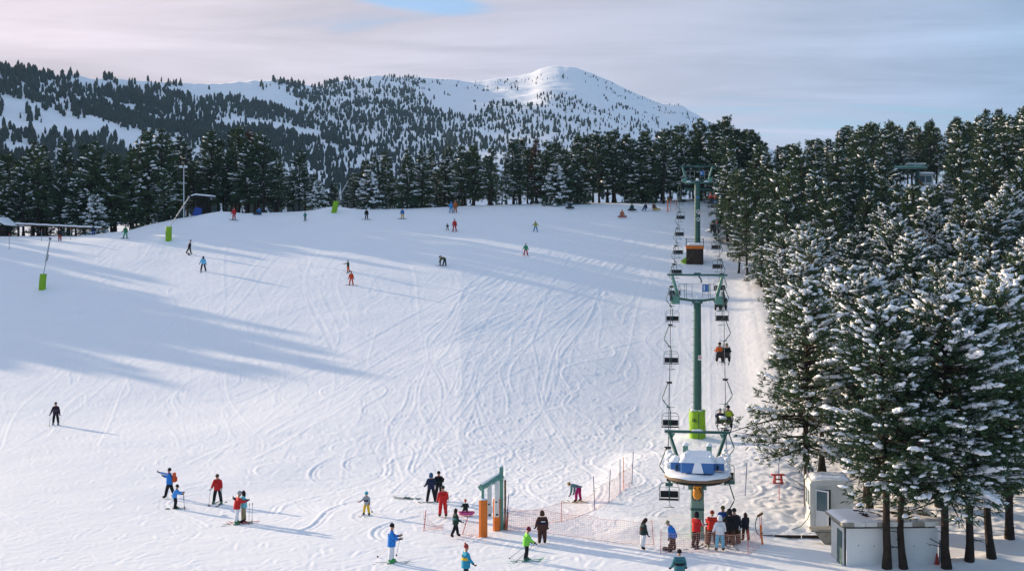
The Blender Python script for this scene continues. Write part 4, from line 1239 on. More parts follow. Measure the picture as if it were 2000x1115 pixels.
lift_chair(0, -1, 'empty chair swinging round under the left edge of the bottom wheel', turn=LROT + math.pi, pos=rope_pt(63.8, -1) + Vector((0, 0, .15)))
lift_chair(66.5, 1, 'up-going chair half hidden behind the right edge of the wheel disc')
lift_chair(0, 1, 'chair turned sideways at the boarding point above the queue', turn=LROT + R(35), pos=rope_pt(60, 1) + Vector((-.02, -.5, .0)))
_cz = cable_z
def riders_on(ch, left, right):
    e, p, rz = ch
    M = Matrix.Translation(p) @ Matrix.Rotation(rz, 4, 'Z')
    for sx, d in ((-1, left), (1, right)):
        if d is None: continue
        q = M @ Vector((-.06 + sx * .24, .12, -2.60))
        hh = d.pop('h', 1.72)
        # sitting body: pelvis underside on the seat, lower legs hang
        o, HP, pp, k = person(0, 0, d.pop('pxh', 30), math.degrees(rz), d.pop('label'), pos=q, height=hh, seat=True, legs=((82, 6, 74), (80, 6, 70)), arms=((32, 10, 55), (32, 10, 55)), hem=.02, group='riders on the chairlift', **d)
        z0 = min(v[2] for v in o.bound_box)
        o.location.z -= 0.0
        # pelvis height above the lowest point of the body
        o.location.z = q.z + .01 - o['seat_h'] if 'seat_h' in o else q.z - .42 * k
riders_on(RCH[0], dict(label='rider in dark jacket and white trousers beside the yellow-green one on the lowest chair', jacket=NAVY, pants=WHT, hat=GREYC, h=1.5, skis=GREYC),
          dict(label='rider in a yellow-green jacket and black trousers on the lowest chair', jacket=YGR, pants=BLK, hat=BLK, h=1.85, skis=GREYC))
riders_on(RCH[1], dict(label='rider in an orange and navy jacket on the second chair up', jacket=ORG, pants=BRN, hat=BRN, h=1.8, skis=WHT), dict(label='rider in black with a pale cap next to the orange jacket', jacket=BLK, pants=BLK, hat=KHAKI, h=1.7, skis=GREYC))
riders_on(RCH[3], dict(label='dark-clad rider, left of the two behind the middle tower crossarm', jacket=BLK, pants=BRN, hat=BLK), dict(label='dark green clad rider, right of the two behind the middle tower crossarm', jacket=DGRN, pants=BLK, hat=BLK))
riders_on(RCH[7], dict(label='black-clad rider, left of the two beside the orange-topped box', jacket=BLK, pants=BLK, hat=BLK), dict(label='rider with a red hat, right of the two beside the orange-topped box', jacket=DGRN, pants=BLK, hat=RED))
riders_on(RCH[8], dict(label='rider in a red jacket on the chair at the far tower', jacket=RED, pants=NAVY, hat=RED), dict(label='rider in a blue and orange outfit on the chair at the far tower', jacket=ORG, pants=SKYB, hat=BLK))

# towers -------------------------------------------------------------
def sheave_train(e, x, y, z, n, slope, inner, snow=False):
    """a row of small wheels under the rope, along the line"""
    b = MB(); b.tube([(x + inner * .10, y - n * .19, z - .30 - slope * n * .19), (x + inner * .10, y + n * .19, z - .30 + slope * n * .19)], .07, 6); o = b.build('sheave_beam', GREEN, e)
    if 'sh' not in _polem: _polem['sh'] = MB().lathe([(.05, -.05), (.17, -.045), (.17, -.02), (.14, 0), (.17, .02), (.17, .045), (.05, .05)], 12, M=Matrix.Rotation(R(90), 3, 'Y')).mesh('sheave', RUBBER, True)
    for i in range(n):
        t = i - (n - 1) / 2
        w = mesh_obj('sheave', _polem['sh'], o); w.location = (x, y + t * .38, z - .19 + t * .38 * slope)
    if snow:
        m = MB()
        for i in range(n * 2): m.blob((x + inner * .05 + random.uniform(-.12, .12), y + (i / 2 - n / 2) * .38, z + .02 + (i / 2 - n / 2) * .38 * slope + random.uniform(-.1, .12)), (.18, .22, .14), i, 2, .12)
        sn = m.build('snow_cap', SNOWB, e, True); sn['kind'] = 'stuff'

def pole_disc_sign(): pass

def lift_tower(Y, zb, label, r0, r1, pad, sign, slope, numbers):
    x = LIFT * Y; g = gauge(Y); zc = cable_z(Y)
    base = float(H(x, Y)) - .1
    e = empty('lift_tower', (x, Y, base), LROT, label, 'lift tower')
    zt = zc - .75 - base                      # crossarm height above the base
    MB().tube([(0, 0, 0), (0, 0, zt * .5), (0, 0, zt)], [r0, (r0 + r1) / 2, r1], 20).build('pole', GREEN, e, True)
    MB().lathe([(r1 + .10, zt - .02), (r1 + .14, zt + .04), (r1 + .10, zt + .10)], 20).build('pole_flange', GREEN, e)
    m = MB().lathe([(r1 + .05, zt + .10), (r1 * .8, zt + .26), (.08, zt + .46), (.01, zt + .50)], 14); m.build('snow_cap', SNOWB, e, True)
    a = MB()
    for dy in (-.22, .22): a.tube([(-g - .05, dy, zt + .42), (-.5, dy, zt + .20), (.5, dy, zt + .20), (g + .05, dy, zt + .42)], .085, 8)
    for sx in (-1, 1): a.prism([(sx * .3, zt + .1), (sx * 1.1, zt + .25), (sx * .3, zt + .28)], -.16, .16)
    a.build('crossarm', GREEN, e, True)
    for sx in (-1, 1):
        MB().box((sx * (g - .35), 0, zt + .22), (.62, .95, .58), bev=.06).build('catwalk_box', GREENL, e)
        MB().tube([(sx * (g - .55), 0, zt + .40), (sx * (g - .10), 0, zt + 2.05)], [.14, .10], 8).build('gantry_leg', GREENL, e)
        sheave_train(e, sx * g, 0, zc - base, 6, slope, -sx)
        r = MB()
        xo = sx * (g - .6); xi = sx * (g - 1.15)
        for xx in (xo, xi): r.rod((xx, -.35, zt + .3), (xx, -.35, zt + 1.45), .028, 6)
        for zz in (.95, 1.42): r.rod((xo, -.35, zt + zz), (xi, -.35, zt + zz), .022, 6)
        r.build('guard_rail', STEEL, e)
    b = MB().box((0, 0, zt + 2.08), (2 * g + .5, .16, .14)); b.box((0, 0, zt + 2.2), (.5, .12, .10)); b.tube([(.1, 0, zt + 2.0), (.28, 0, zt + 1.75), (.30, 0, zt + 1.5)], .06, 6); b.build('top_beam', GREEN, e)
    r = MB()
    for xx in (-.95, -.38, .38, .95): r.rod((xx, -.3, zt + .4), (xx, -.3, zt + 1.4), .025, 6)
    for s1, s2 in ((-.95, -.38), (.38, .95)):
        for zz in (.65, 1.4): r.rod((s1, -.3, zt + zz), (s2, -.3, zt + zz), .022, 6)
    r.rod((-.38, -.3, zt + 1.4), (.38, -.3, zt + 1.4), .022, 6)
    r.build('walkway_rail', STEEL, e)
    l = MB(); l.rod((0, -r0 - .06, zt * .1), (0, -r1 - .06, zt + .2), .018, 5)
    for i in range(int(zt / .6)):
        zz = zt * .15 + i * .6
        if zz > zt: break
        l.rod((-.22 - r0 * .7, -.1, zz), (-.02, -r0 - .05, zz), .012, 4)
    l.build('ladder', GREEN, e)
    if sign:
        s = MB().box((.62, -.34, zt + 1.12), (.52, .03, .56)).build('blue_sign', BLUEP, e)
        MB().box((.50, -.362, zt + 1.14), (.07, .012, .40)).build('white_bar', WHITES, s)
        ns = MB().box((.10 + r1 * .35, -r0 - .08, zt * .60), (.27, .02, .36)).build('no_swinging_sign', WHITES, e)
        RG = mat('sign_red', (.55, .04, .03), .5)
        tr = MB(); cx, cz = .10 + r1 * .35, zt * .60 + .02
        for q in range(20):
            a0, a1 = 2 * math.pi * q / 20, 2 * math.pi * (q + 1) / 20
            V = [(cx + rr_ * math.cos(t), -r0 - .094, cz + rr_ * math.sin(t)) for t in (a0, a1) for rr_ in (.085, .115)]
            tr.add(V, [(0, 1, 3, 2)])
        tr.build('red_ring', RG, ns)
        MB().box((cx, -r0 - .097, cz), (.035, .006, .19), ry=R(-45)).build('red_slash', RG, ns)
    if numbers:
        t = MB()
        for zz, sy in ((zt * .62, 1.0), (zt * .52, 1.0)):
            for q in range(20):
                a0, a1 = 2 * math.pi * q / 20, 2 * math.pi * (q + 1) / 20
                t.add([(.10 + rr_ * math.cos(q_), -r0 - .03, zz + 1.25 * rr_ * math.sin(q_)) for q_ in (a0, a1) for rr_ in (.13, .22)], [(0, 1, 3, 2)])
        t.build('painted_number', WHITES, e)
        MB().box((.05, -r0 - .035, zt * .80), (.36, .01, .30), ry=0).build('blue_mark', BLUEP, e)
    if pad:
        p = MB(); V = []; K = 22
        for z in np.linspace(-.1, 2.05, 7):
            for i in range(K):
                q = 2 * math.pi * i / K; rr_ = .60 * (1 + .05 * math.sin(5 * q + z * 3)); V.append((rr_ * math.cos(q), rr_ * math.sin(q), z + (.05 * math.sin(3 * q) if z > 1.5 else 0)))
        p.add(V, [(j * K + i, j * K + (i + 1) % K, (j + 1) * K + (i + 1) % K, (j + 1) * K + i) for j in range(6) for i in range(K)] + [tuple(range(6 * K, 7 * K))])
        po = p.build('crash_pad', LIME, e, True)
        w = MB()            # two short lines of dark lettering, too small to read
        for zz, xs in ((1.46, (-.36, -.28, -.2, -.13)), (1.33, (-.36, -.29, -.21, -.14, -.06))):
            for xx in xs: w.box((xx, -math.sqrt(.63 ** 2 - xx * xx) - .012, zz), (.055, .014, .075), rz=math.atan2(xx, .6) * .9)
        w.build('lettering', BLACKP, po)
        sc = MB(); snowcap(sc, (-.1, 0, 2.02), (.9, .9, .12), 3); sc.build('snow_cap', SNOWB, e, True)
        st = MB().box((.1, -.61, 1.0), (.05, .02, 1.9)); st.build('strap', GREEN, po)
    return e
lift_tower(91, 0, 'nearer green steel lift tower with lime padded foot and blue sign on its walkway', .33, .27, True, True, .20, False)
lift_tower(165, 0, 'far green steel lift tower standing behind the orange-topped box', .42, .36, False, True, .09, True)

# top station --------------------------------------------------------
Y = 196; x = LIFT * Y; b = float(H(x, Y)); zc = cable_z(Y)
e = empty('lift_top_station', (x, Y, b - .2), LROT, 'green return station of the chairlift at the top, partly behind the far tower', 'lift station')
MB().tube([(0, .3, 0), (0, .3, zc - b + .3)], .34, 12).build('mast', GREEN, e, True)
MB().lathe([(1.75, zc - b + .12), (2.0, zc - b + .12), (2.0, zc - b + .26), (1.75, zc - b + .26)], 28).build('bullwheel', GREENL, e)
m = MB()
for a in range(6): m.rod((0, 0, zc - b + .19), (1.8 * math.cos(a * math.pi / 3), 1.8 * math.sin(a * math.pi / 3), zc - b + .19), .06, 6)
m.build('wheel_spokes', GREEN, e)
m = MB(); snowcap(m, (-1.5, 0, zc - b + .28), (1.1, .9, .22), 4); snowcap(m, (1.5, 0, zc - b + .28), (1.1, .9, .22), 5); m.build('snow_cap', SNOWB, e, True)
MB().box((0, -1.2, zc - b - .9), (4.2, .2, .22)).build('guide_beam', GREEN, e)

# bottom station -----------------------------------------------------
Y = 60.0; x = LIFT * Y; b = float(H(x, Y)); zr = cable_z(Y) - b + .12
e = empty('lift_bottom_station', (x, Y, b - .3), LROT, 'bottom lift station with blue housing under snow on a broad wheel disc', 'lift station')
def S3(v): return (v[0], v[1], v[2] + .3)
MB().box((0, .25, (zr - .05) / 2 + .15), (.64, .8, zr + .35), bev=.05).build('column', COLGREEN, e)
MB().box((0, .25, 1.72), (.66, .82, .12)).build('column_band', GREEN, e)
m = MB().lathe([(1.3, zr + .27), (1.55, zr + .29), (1.60, zr + .32), (1.60, zr + .41), (1.52, zr + .45), (.2, zr + .47)], 40); m.build('wheel_cover', mat('tan_rim', (.20, .13, .075), .6), e, True)
m = MB().lathe([(1.0, zr + .10), (1.25, zr + .10), (1.2, zr + .15), (1.25, zr + .20), (1.0, zr + .22)], 36); m.build('bullwheel', STEELD, e, True)
m = MB(); K = 44; V = []
for rr_, z in ((1.575, .43), (1.55, .50), (1.4, .57), (1.1, .60), (.5, .62), (.02, .62)):
    for i in range(K):
        q = 2 * math.pi * i / K; V.append((rr_ * math.cos(q), rr_ * math.sin(q), zr + z + .03 * math.sin(q * 5 + rr_ * 4)))
m.add(V, [(j * K + i, j * K + (i + 1) % K, (j + 1) * K + (i + 1) % K, (j + 1) * K + i) for j in range(5) for i in range(K)])
m.build('disc_snow', SNOWB, e, True)
MB().box((0, -.35, zr + .92), (1.60, 1.3, .50), bev=.05).build('housing', BLUEP, e)
for sx in (-1, 1):
    w = MB().box((sx * 1.05, .2, zr + .86), (.50, .9, .36), bev=.03); w.build('side_housing', BLUEP, e)
    MB().box((sx * .98, -.26, zr + .82), (.10, .05, .22)).build('hatch', DARKIN, e)
    MB().box((sx * .58, 1.3, zr + 1.15), (.26, .26, .95)).build('pillar', GREENL, e)
    c = MB(); snowcap(c, (sx * .58, 1.3, zr + 1.62), (.32, .32, .26), 6 + sx); c.build('snow_cap', SNOWB, e, True)
    c = MB(); snowcap(c, (sx * 1.07, .2, zr + 1.04), (.56, 1.0, .26), 9 + sx); c.build('snow_cap', SNOWB, e, True)
    MB().tube([(sx * .92, 1.5, zr + .75), (sx * 1.42, 2.4, zr + 2.05)], [.10, .09], 8).build('frame_leg', GREEN, e)
    m = MB().prism([(sx * 1.38, zr + 2.02), (sx * 1.12, zr + 2.02), (sx * 1.30, zr + 1.7)], 2.3, 2.5); m.build('gusset', GREENL, e)
    sheave_train(e, sx * 1.46, 2.2, zr + .55, 8, .24, -sx, True)
MB().box((0, 2.4, zr + 2.12), (3.3, .14, .13)).build('frame_beam', GREEN, e)
c = MB(); snowcap(c, (0, 2.4, zr + 2.18), (.6, .16, .10), 12); c.build('snow_cap', SNOWB, e, True)
c = MB(); snowcap(c, (0, .15, zr + 1.17), (1.72, .75, .42), 13); snowcap(c, (0, -.80, zr + 1.17), (1.70, .50, .26), 14); snowcap(c, (-.62, -.3, zr + 1.17), (.4, .7, .36), 15); snowcap(c, (.62, -.3, zr + 1.17), (.4, .7, .36), 16); c.build('housing_snow', SNOWB, e, True)
c = MB().prism([(-.26, zr + .68), (.30, zr + .68), (.16, zr + 1.2), (-.12, zr + 1.2)], -1.06, -.98); c.build('snow_slide', SNOWB, e, True)
g = MB().lathe([(.16, zr - .1), (.22, zr - .14), (.22, zr - .34), (.17, zr - .40), (.20, zr - .46), (.23, zr - .74), (.14, zr - .92), (.05, zr - .95)], 16, c=(0, -.42, .25)); g.build('gearbox', YELLOW, e, True)
h = MB()
for sx in (-1, 1): h.tube([(sx * .10, -.62, zr - .1), (sx * .24, -.66, zr - .4), (sx * .20, -.68, zr - .62), (sx * .05, -.66, zr - .72)], .022, 6)
h.build('hoses', RUBBER, e, True)
for sx in (-1, 1): MB().box((sx * .36, -.05, zr - .02), (.16, .4, .5)).build('bracket', KHM if 'KHM' in globals() else GREENL, e)
MB().box((1.55, -.1, zr + .12), (.5, .3, .16)).build('brake_arm', GREEN, e)
MB().box((-1.35, -.6, zr + .02), (.35, .2, .14)).build('brake_pad', GREEN, e)

# dark box with orange top at the far tower --------------------------
Y = 162.4; p = Vector((tpx(1357, Y), Y, float(H(tpx(1357, Y), Y))))
e = empty('padded_box', p, LROT, 'dark box with orange padded top edge and rails at the foot of the far tower', 'tower guard', None)
w, hh, dp = 2.25, 2.6, 1.6
MB().box((0, dp / 2, hh / 2 - .3), (w, dp, hh), bev=.08).build('box_body', WOODD, e)
MB().box((0, dp / 2, hh - .30), (w + .12, dp + .1, .46), bev=.08).build('top_padding', ORANGE, e)
r = MB()
for sx in (-1, 1):
    r.rod((sx * w / 2, 0, hh - .2), (sx * w / 2, 0, hh + .85), .05, 6); r.rod((sx * w / 2, dp, hh - .2), (sx * w / 2, dp, hh + .85), .05, 6)
for z in (.35, .75): r.rod((-w / 2, 0, hh + z), (w / 2, 0, hh + z), .03, 6)
r.build('rail', BLACKP, e)
c = MB(); snowcap(c, (0, dp / 2, hh - .07), (w * .9, dp * .9, .3), 3); c.build('snow_cap', SNOWB, e, True)
MB().rod((-.2, -.02, hh * .62), (-1.05, -.15, .45), .04, 6).build('strut', WOOD, e)
MB().tube([(.75, -.06, hh * .8), (.95, -.10, hh * .4), (.85, -.10, -.1)], .07, 6).build('hose', BLACKP, e)
MB().prism([(-1.9, .4), (-1.13, 1.0), (-1.13, 0)], .3, 1.2).build('lime_flap', LIME, e)
# ------------------------------------------------------------------ huts and station yard
# white operator's hut with its door open
p = ground(1624, 1034); Y = p.y
pw = Y / F            # metres per photo pixel here
e = empty('operator_hut', p, R(-6), 'small white hut with rounded snowy roof and open glazed door', 'hut')
w, hh, dp = 82 * pw, 2.25, 1.8
T_ = .06
def wall(cx, cy, cz, dx, dy, dz, name='wall_panel', m=WHITEW): return MB().box((cx, cy, cz), (dx, dy, dz)).build(name, m, e)
x0, x1 = -w / 2, w / 2
wall((x0 + .12), 0, hh / 2, .24, T_, hh); dx0, dx1 = x0 + .24, x0 + 1.02
wall((dx1 + x1) / 2, 0, hh / 2, x1 - dx1, T_, hh)
wall((dx0 + dx1) / 2, 0, hh - .12, dx1 - dx0, T_, .24)
wall(x1 - T_ / 2, dp / 2 + T_, hh / 2, T_, dp, hh); wall(0, dp + T_ * 1.5 + .002, hh / 2, w, T_, hh)
sw = wall(x0 + T_ / 2, dp / 2 + T_, .55, T_, dp, 1.1); wall(x0 + T_ / 2, dp / 2 + T_, hh - .2, T_, dp, .4)
for yy in (.12, dp / 2, dp - .1): wall(x0 + T_ / 2, yy + T_, 1.475, T_, .12, .79)
wi = MB().box((x0 + T_ * .5, dp / 2 + T_, 1.5), (.012, dp - .1, .79)).build('side_window', GLASS, e)
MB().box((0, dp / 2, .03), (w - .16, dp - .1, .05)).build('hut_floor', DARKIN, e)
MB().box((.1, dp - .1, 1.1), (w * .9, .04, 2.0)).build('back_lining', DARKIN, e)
rf = MB()
prof = []
for q in np.linspace(0, math.pi, 9): prof.append((-math.cos(q) * (w / 2 + .05) * (1 if True else 1), hh - .02 + .30 * math.sin(q) ** .6))
rf.prism(prof, -.10, dp + .22); rf.build('roof', WHITEW, e)
c = MB(); snowcap(c, (0, dp / 2 + .05, hh + .20), (w * .86, dp * .95, .16), 22); c.build('roof_snow', SNOWB, e, True)
d = empty('door', (dx0 + .02, -.02, 0), R(-38)); d.parent = e
for nm, mb, m in (('door_leaf', MB().box((.38, 0, .50), (.74, .045, .96)), WHITEP), ('door_pane', MB().box((.38, 0, 1.46), (.60, .02, .92)), GLASS),
                  ('door_frame', MB().box((.04, 0, 1.51), (.07, .045, 1.06)).box((.72, 0, 1.51), (.07, .045, 1.06)).box((.38, 0, 1.99), (.61, .045, .08)), WHITEP), ('handle', MB().box((.68, -.05, 1.02), (.04, .06, .14)), STEELD)):
    mb.build(nm, m, d)
MB().box((x0 - .06, -.3, 1.15), (.14, .22, .12)).build('outside_lamp', WHITEP, e)
MB().box((0, -.35, -.08), (w + .3, .8, .12)).build('door_step', CONC, e)
cable = MB().tube([(x0 + .0, -.08, .9), (x0 - .15, -.2, .55), (x0 - .5, -.35, .2), (x0 - 1.0, -.5, .06)], .018, 5); cable.build('cable', RUBBER, e)

# flat-roofed shed
p = ground(1742, 1098); Y = p.y; pw = Y / F
e = empty('flat_roofed_shed', p, R(2), 'low white shed with overhanging flat roof under patchy snow', 'shed')
w, hh, dp = 180 * pw, 1.50, 1.7
FRONT = MB().box((0, 0, hh / 2 - .2), (w, .08, hh + .4)).build('front_wall', WHITEP, e)
for xx, zz in ((-w * .37, .75), (-w * .2, .72), (w * .24, .70), (w * .41, .72)): MB().rod((xx, -.042, zz), (xx, -.06, zz), .025, 6).build('bolt', STEELD, FRONT)
MB().box((-w / 2 - .042 - .06, .95, hh / 2 - .2), (.08, dp, hh + .4)).build('side_wall', WHITEW, e)
MB().box((-w / 2 - .15, .5, .58), (.02, .75, 1.5)).build('side_door', mat('dark_green_door', (.05, .10, .10), .6), e)
MB().box((w / 2 - .042, 1.0, hh / 2 - .2), (.08, dp - .1, hh + .4)).build('end_wall', WHITEW, e)
MB().box((0, dp, hh / 2 - .2), (w - .1, .08, hh + .4)).build('back_wall', WHITEW, e)
rw, rd = w + .62, dp + .85
rc = -.02
MB().box((rc, rd / 2 - .45, hh + .27), (rw, rd, .14)).build('roof_slab', CONC, e)
for i in range(9):
    a = rc - rw / 2 + (i + .5) * rw / 9; MB().box((a, -.47, hh + .27 + random.uniform(-.006, .006)), (rw / 9 - .025, .04, .19)).build('fascia_board', WHITEW if i % 3 else CONC, e)
c = MB()
snowcap(c, (rc, rd / 2 - .42, hh + .342), (rw * .98, rd * .95, .10), 31); c.build('roof_snow', SNOWB, e, True)
c = MB()
q = np.random.default_rng(5)
for i in range(60):
    c.blob((q.uniform(-.25, .42) * rw, q.uniform(.3, 1.5), hh + .44 + q.uniform(0, .02)), (q.uniform(.04, .18), q.uniform(.05, .14), .03), i, 1, .25)
t = c.build('fallen_needles', WOODD, e); t['kind'] = 'stuff'
MB().box((w / 2 + .10, -.06, .35), (.10, .05, 1.2)).build('downpipe', GREY, e)
p2 = ground(1830, 1102)
e2 = empty('marker_cone', p2, 0, 'small red cone at the right corner of the flat-roofed shed', 'cone')
MB().lathe([(.13, 0), (.12, .04), (.09, .06), (.04, .46), (.03, .47)], 12).build('cone_body', REDP, e2, True)

# concrete footing and planks between hut and shed
p = ground(1618, 1066)
e = empty('retaining_wall', (p.x, p.y + .3, p.z), R(-4), 'stained concrete footing wall between the hut and the shed', 'wall')
MB().prism([(-.55, .55), (.75, .62), (.75, -.4), (.3, -.4), (-.2, .1)], 0, .5).build('concrete_block', CONC, e)
MB().prism([(-.75, .60), (.85, .66), (.85, .78), (-.75, .70)], -.12, .6).build('coping', CONC, e)
p = ground(1540, 1050)
e = empty('plank_edge', (p.x, p.y, p.z), R(-3), 'dark plank edging half buried in snow left of the hut', 'plank')
for i in range(3): MB().box((-1.4 + i * 1.35, 0, .04 + .01 * i), (1.3, .10, .14), rz=R(random.uniform(-3, 3))).build('plank', WOODD, e)

# round blue sign on a leaning post
p = ground(1576, 992)
e = empty('direction_sign', p, 0, 'white square sign with blue disc and white arrow on a thin post', 'sign')
top = at(1583, 906, p.y) - p
MB().rod((0, 0, -.2), top * .98, .03, 8).build('post', STEELD, e)
M = Matrix.Translation(top * .92 + Vector((0, -.05, -.15)))
b = MB().box((0, 0, 0), (.40, .02, .52)).build('sign_board', WHITES, e); b.matrix_basis = M
dk = MB().lathe([(.17, 0), (.17, .012)], 24, M=Matrix.Rotation(R(90), 3, 'X')).build('blue_disc', mat('sign_blue', (.01, .045, .17), .4), b); dk.location = (0, -.014, .02)
ar = MB()
ar.tube([(-.02, -.03, -.09), (-.04, -.03, 0), (-.03, -.03, .06)], .02, 5); ar.box((.01, -.03, .065), (.10, .01, .035), ry=R(20)); ar.box((.03, -.03, .03), (.03, .01, .07), ry=R(-25))
ar.build('white_arrow', WHITES, dk)

# tilted sign leaning on the pine before the shed
p = at(1737, 1092, 54.9)
e = empty('tilted_sign', p, 0, 'small tilted white sign with black diagonal bar on the leaning pine trunk', 'sign')
b = MB().box((0, 0, 0), (.42, .02, .32), ry=R(-10)).build('sign_board', WHITES, e)
MB().box((.03, -.016, .02), (.06, .012, .40), ry=R(42)).build('black_bar', BLACKP, b)
MB().box((0, -.012, .155), (.40, .01, .02), ry=R(-10)).build('black_edge', BLACKP, b)
MB().rod((0, .04, -.5), (0, .04, .1), .02, 6).build('stake', WOODD, e)

# red trestle on the trampled snow
p = ground(1519, 943)
e = empty('trestle', p, R(8), 'small dark red timber trestle on the trampled snow', 'trestle')
MB().box((0, 0, .50), (.80, .3, .07)).build('top_board', REDP, e)
for sx in (-.22, .25):
    MB().rod((sx, -.12, 0), (sx * .8, -.05, .48), .05, 6).build('leg', REDP, e); MB().rod((sx, .12, 0), (sx * .8, .05, .48), .05, 6).build('leg', REDP, e)
MB().box((0, 0, .22), (.5, .10, .06)).build('crossbar', REDP, e); MB().box((0, -.1, .03), (.62, .1, .06)).build('foot_board', REDP, e)

# lift control arm by the queue
p = ground(1486, 1050)
e = empty('control_stand', p, 0, 'thin-legged stand with brown padded arm and looped hose by the queue', 'control stand')
for sx in (-.02, .06): MB().rod((sx, 0, -.1), (sx - .03, 0, 1.1), .014, 6).build('leg', REDPOLE, e)
MB().rod((-.17, 0, 1.05), (.10, 0, 1.22), .065, 8).build('padded_arm', WOOD, e, True)
MB().tube([(-.17, 0, 1.05), (-.26, 0, .75), (-.27, 0, .5), (-.20, 0, .28), (-.05, 0, .12)], .02, 6).build('hose', RUBBER, e, True)

# pass gate ----------------------------------------------------------
pA = ground(943, 1047); pB = ground(968, 1036); pC = ground(980, 1034)
e = empty('pass_gate', pB, 0, 'pale green gate frame with hanging white panels and orange padded feet', 'gate')
def rel(v): return Vector(v) - pB
hc = (1034 - 911) / F * pC.y
a = rel(pA); cpos = rel(pC)
MB().box((cpos.x - .02, cpos.y, hc / 2), (.20, .22, hc), bev=.02).build('tall_post', GREENL, e)
hp = (975 - 950) / F * pA.y + (1047 - 975) / F * pA.y
MB().box((a.x + .0, a.y + .02, hp / 2), (.14, .2, hp), bev=.02).build('short_post', GREENL, e)
MB().tube([(a.x - .12, a.y, hp - .02), (cpos.x, cpos.y, hp + .22)], .17, 4).build('beam', GREENL, e)
hd = MB().tube([(cpos.x - .08, cpos.y, hc - .28), (cpos.x - .40, cpos.y - .1, hc - .45), (cpos.x - .52, cpos.y - .2, hc - .80), (cpos.x - .60, cpos.y - .3, hp + .22)], .045, 8); hd.build('brace', GREENL, e, True)
for i, (xx, z0, z1, yy) in enumerate(((-.30, .85, 2.55, .55), (.06, .78, 2.58, .25))):
    pn = MB().box((xx, a.y * yy - .05, (z0 + z1) / 2), (.24, .10, z1 - z0), bev=.03).build('hanging_panel', WHITEP, e)
    MB().box((xx - .02, a.y * yy - .11, z1 - 1.05), (.09, .02, .06)).build('slot', BLACKP, pn)
    MB().box((xx + .02, a.y * yy - .11, z0 + .12), (.11, .02, .08)).build('latch', BLACKP, pn)
MB().box((a.x + .02, a.y - .08, .92), (.42, .34, 1.86), bev=.10).build('crash_pad', ORANGE, e)
MB().box((cpos.x - .26, cpos.y - .18, .82), (.36, .3, 1.62), bev=.09).build('crash_pad', ORANGE, e)
c = MB(); snowcap(c, (cpos.x - .02, cpos.y, hc), (.22, .24, .10), 2); snowcap(c, (a.x, a.y - .06, 1.85), (.40, .32, .06), 3); snowcap(c, (cpos.x - .26, cpos.y - .18, 1.63), (.34, .28, .06), 4); c.build('snow_cap', SNOWB, e, True)
c = MB().tube([(a.x - .05, a.y, hp + .17), (cpos.x - .12, cpos.y, hp + .40)], .07, 6); c.build('beam_snow', SNOWB, e, True)
p = ground(986, 1034)
e = empty('timber_post', p, R(2), 'weathered brown timber post with planks at its foot beside the gate', 'post')
MB().box((.02, .1, (1034 - 938) / F * p.y / 2), (.10, .10, (1034 - 938) / F * p.y), bev=.02).build('post', WOOD, e)
for i in range(3): MB().box((-.10 + i * .11, -.02, .42 + .10 * (i % 2)), (.10, .05, .95 + .15 * (i % 2)), ry=R(3 * i - 3)).build('plank', WOOD, e)

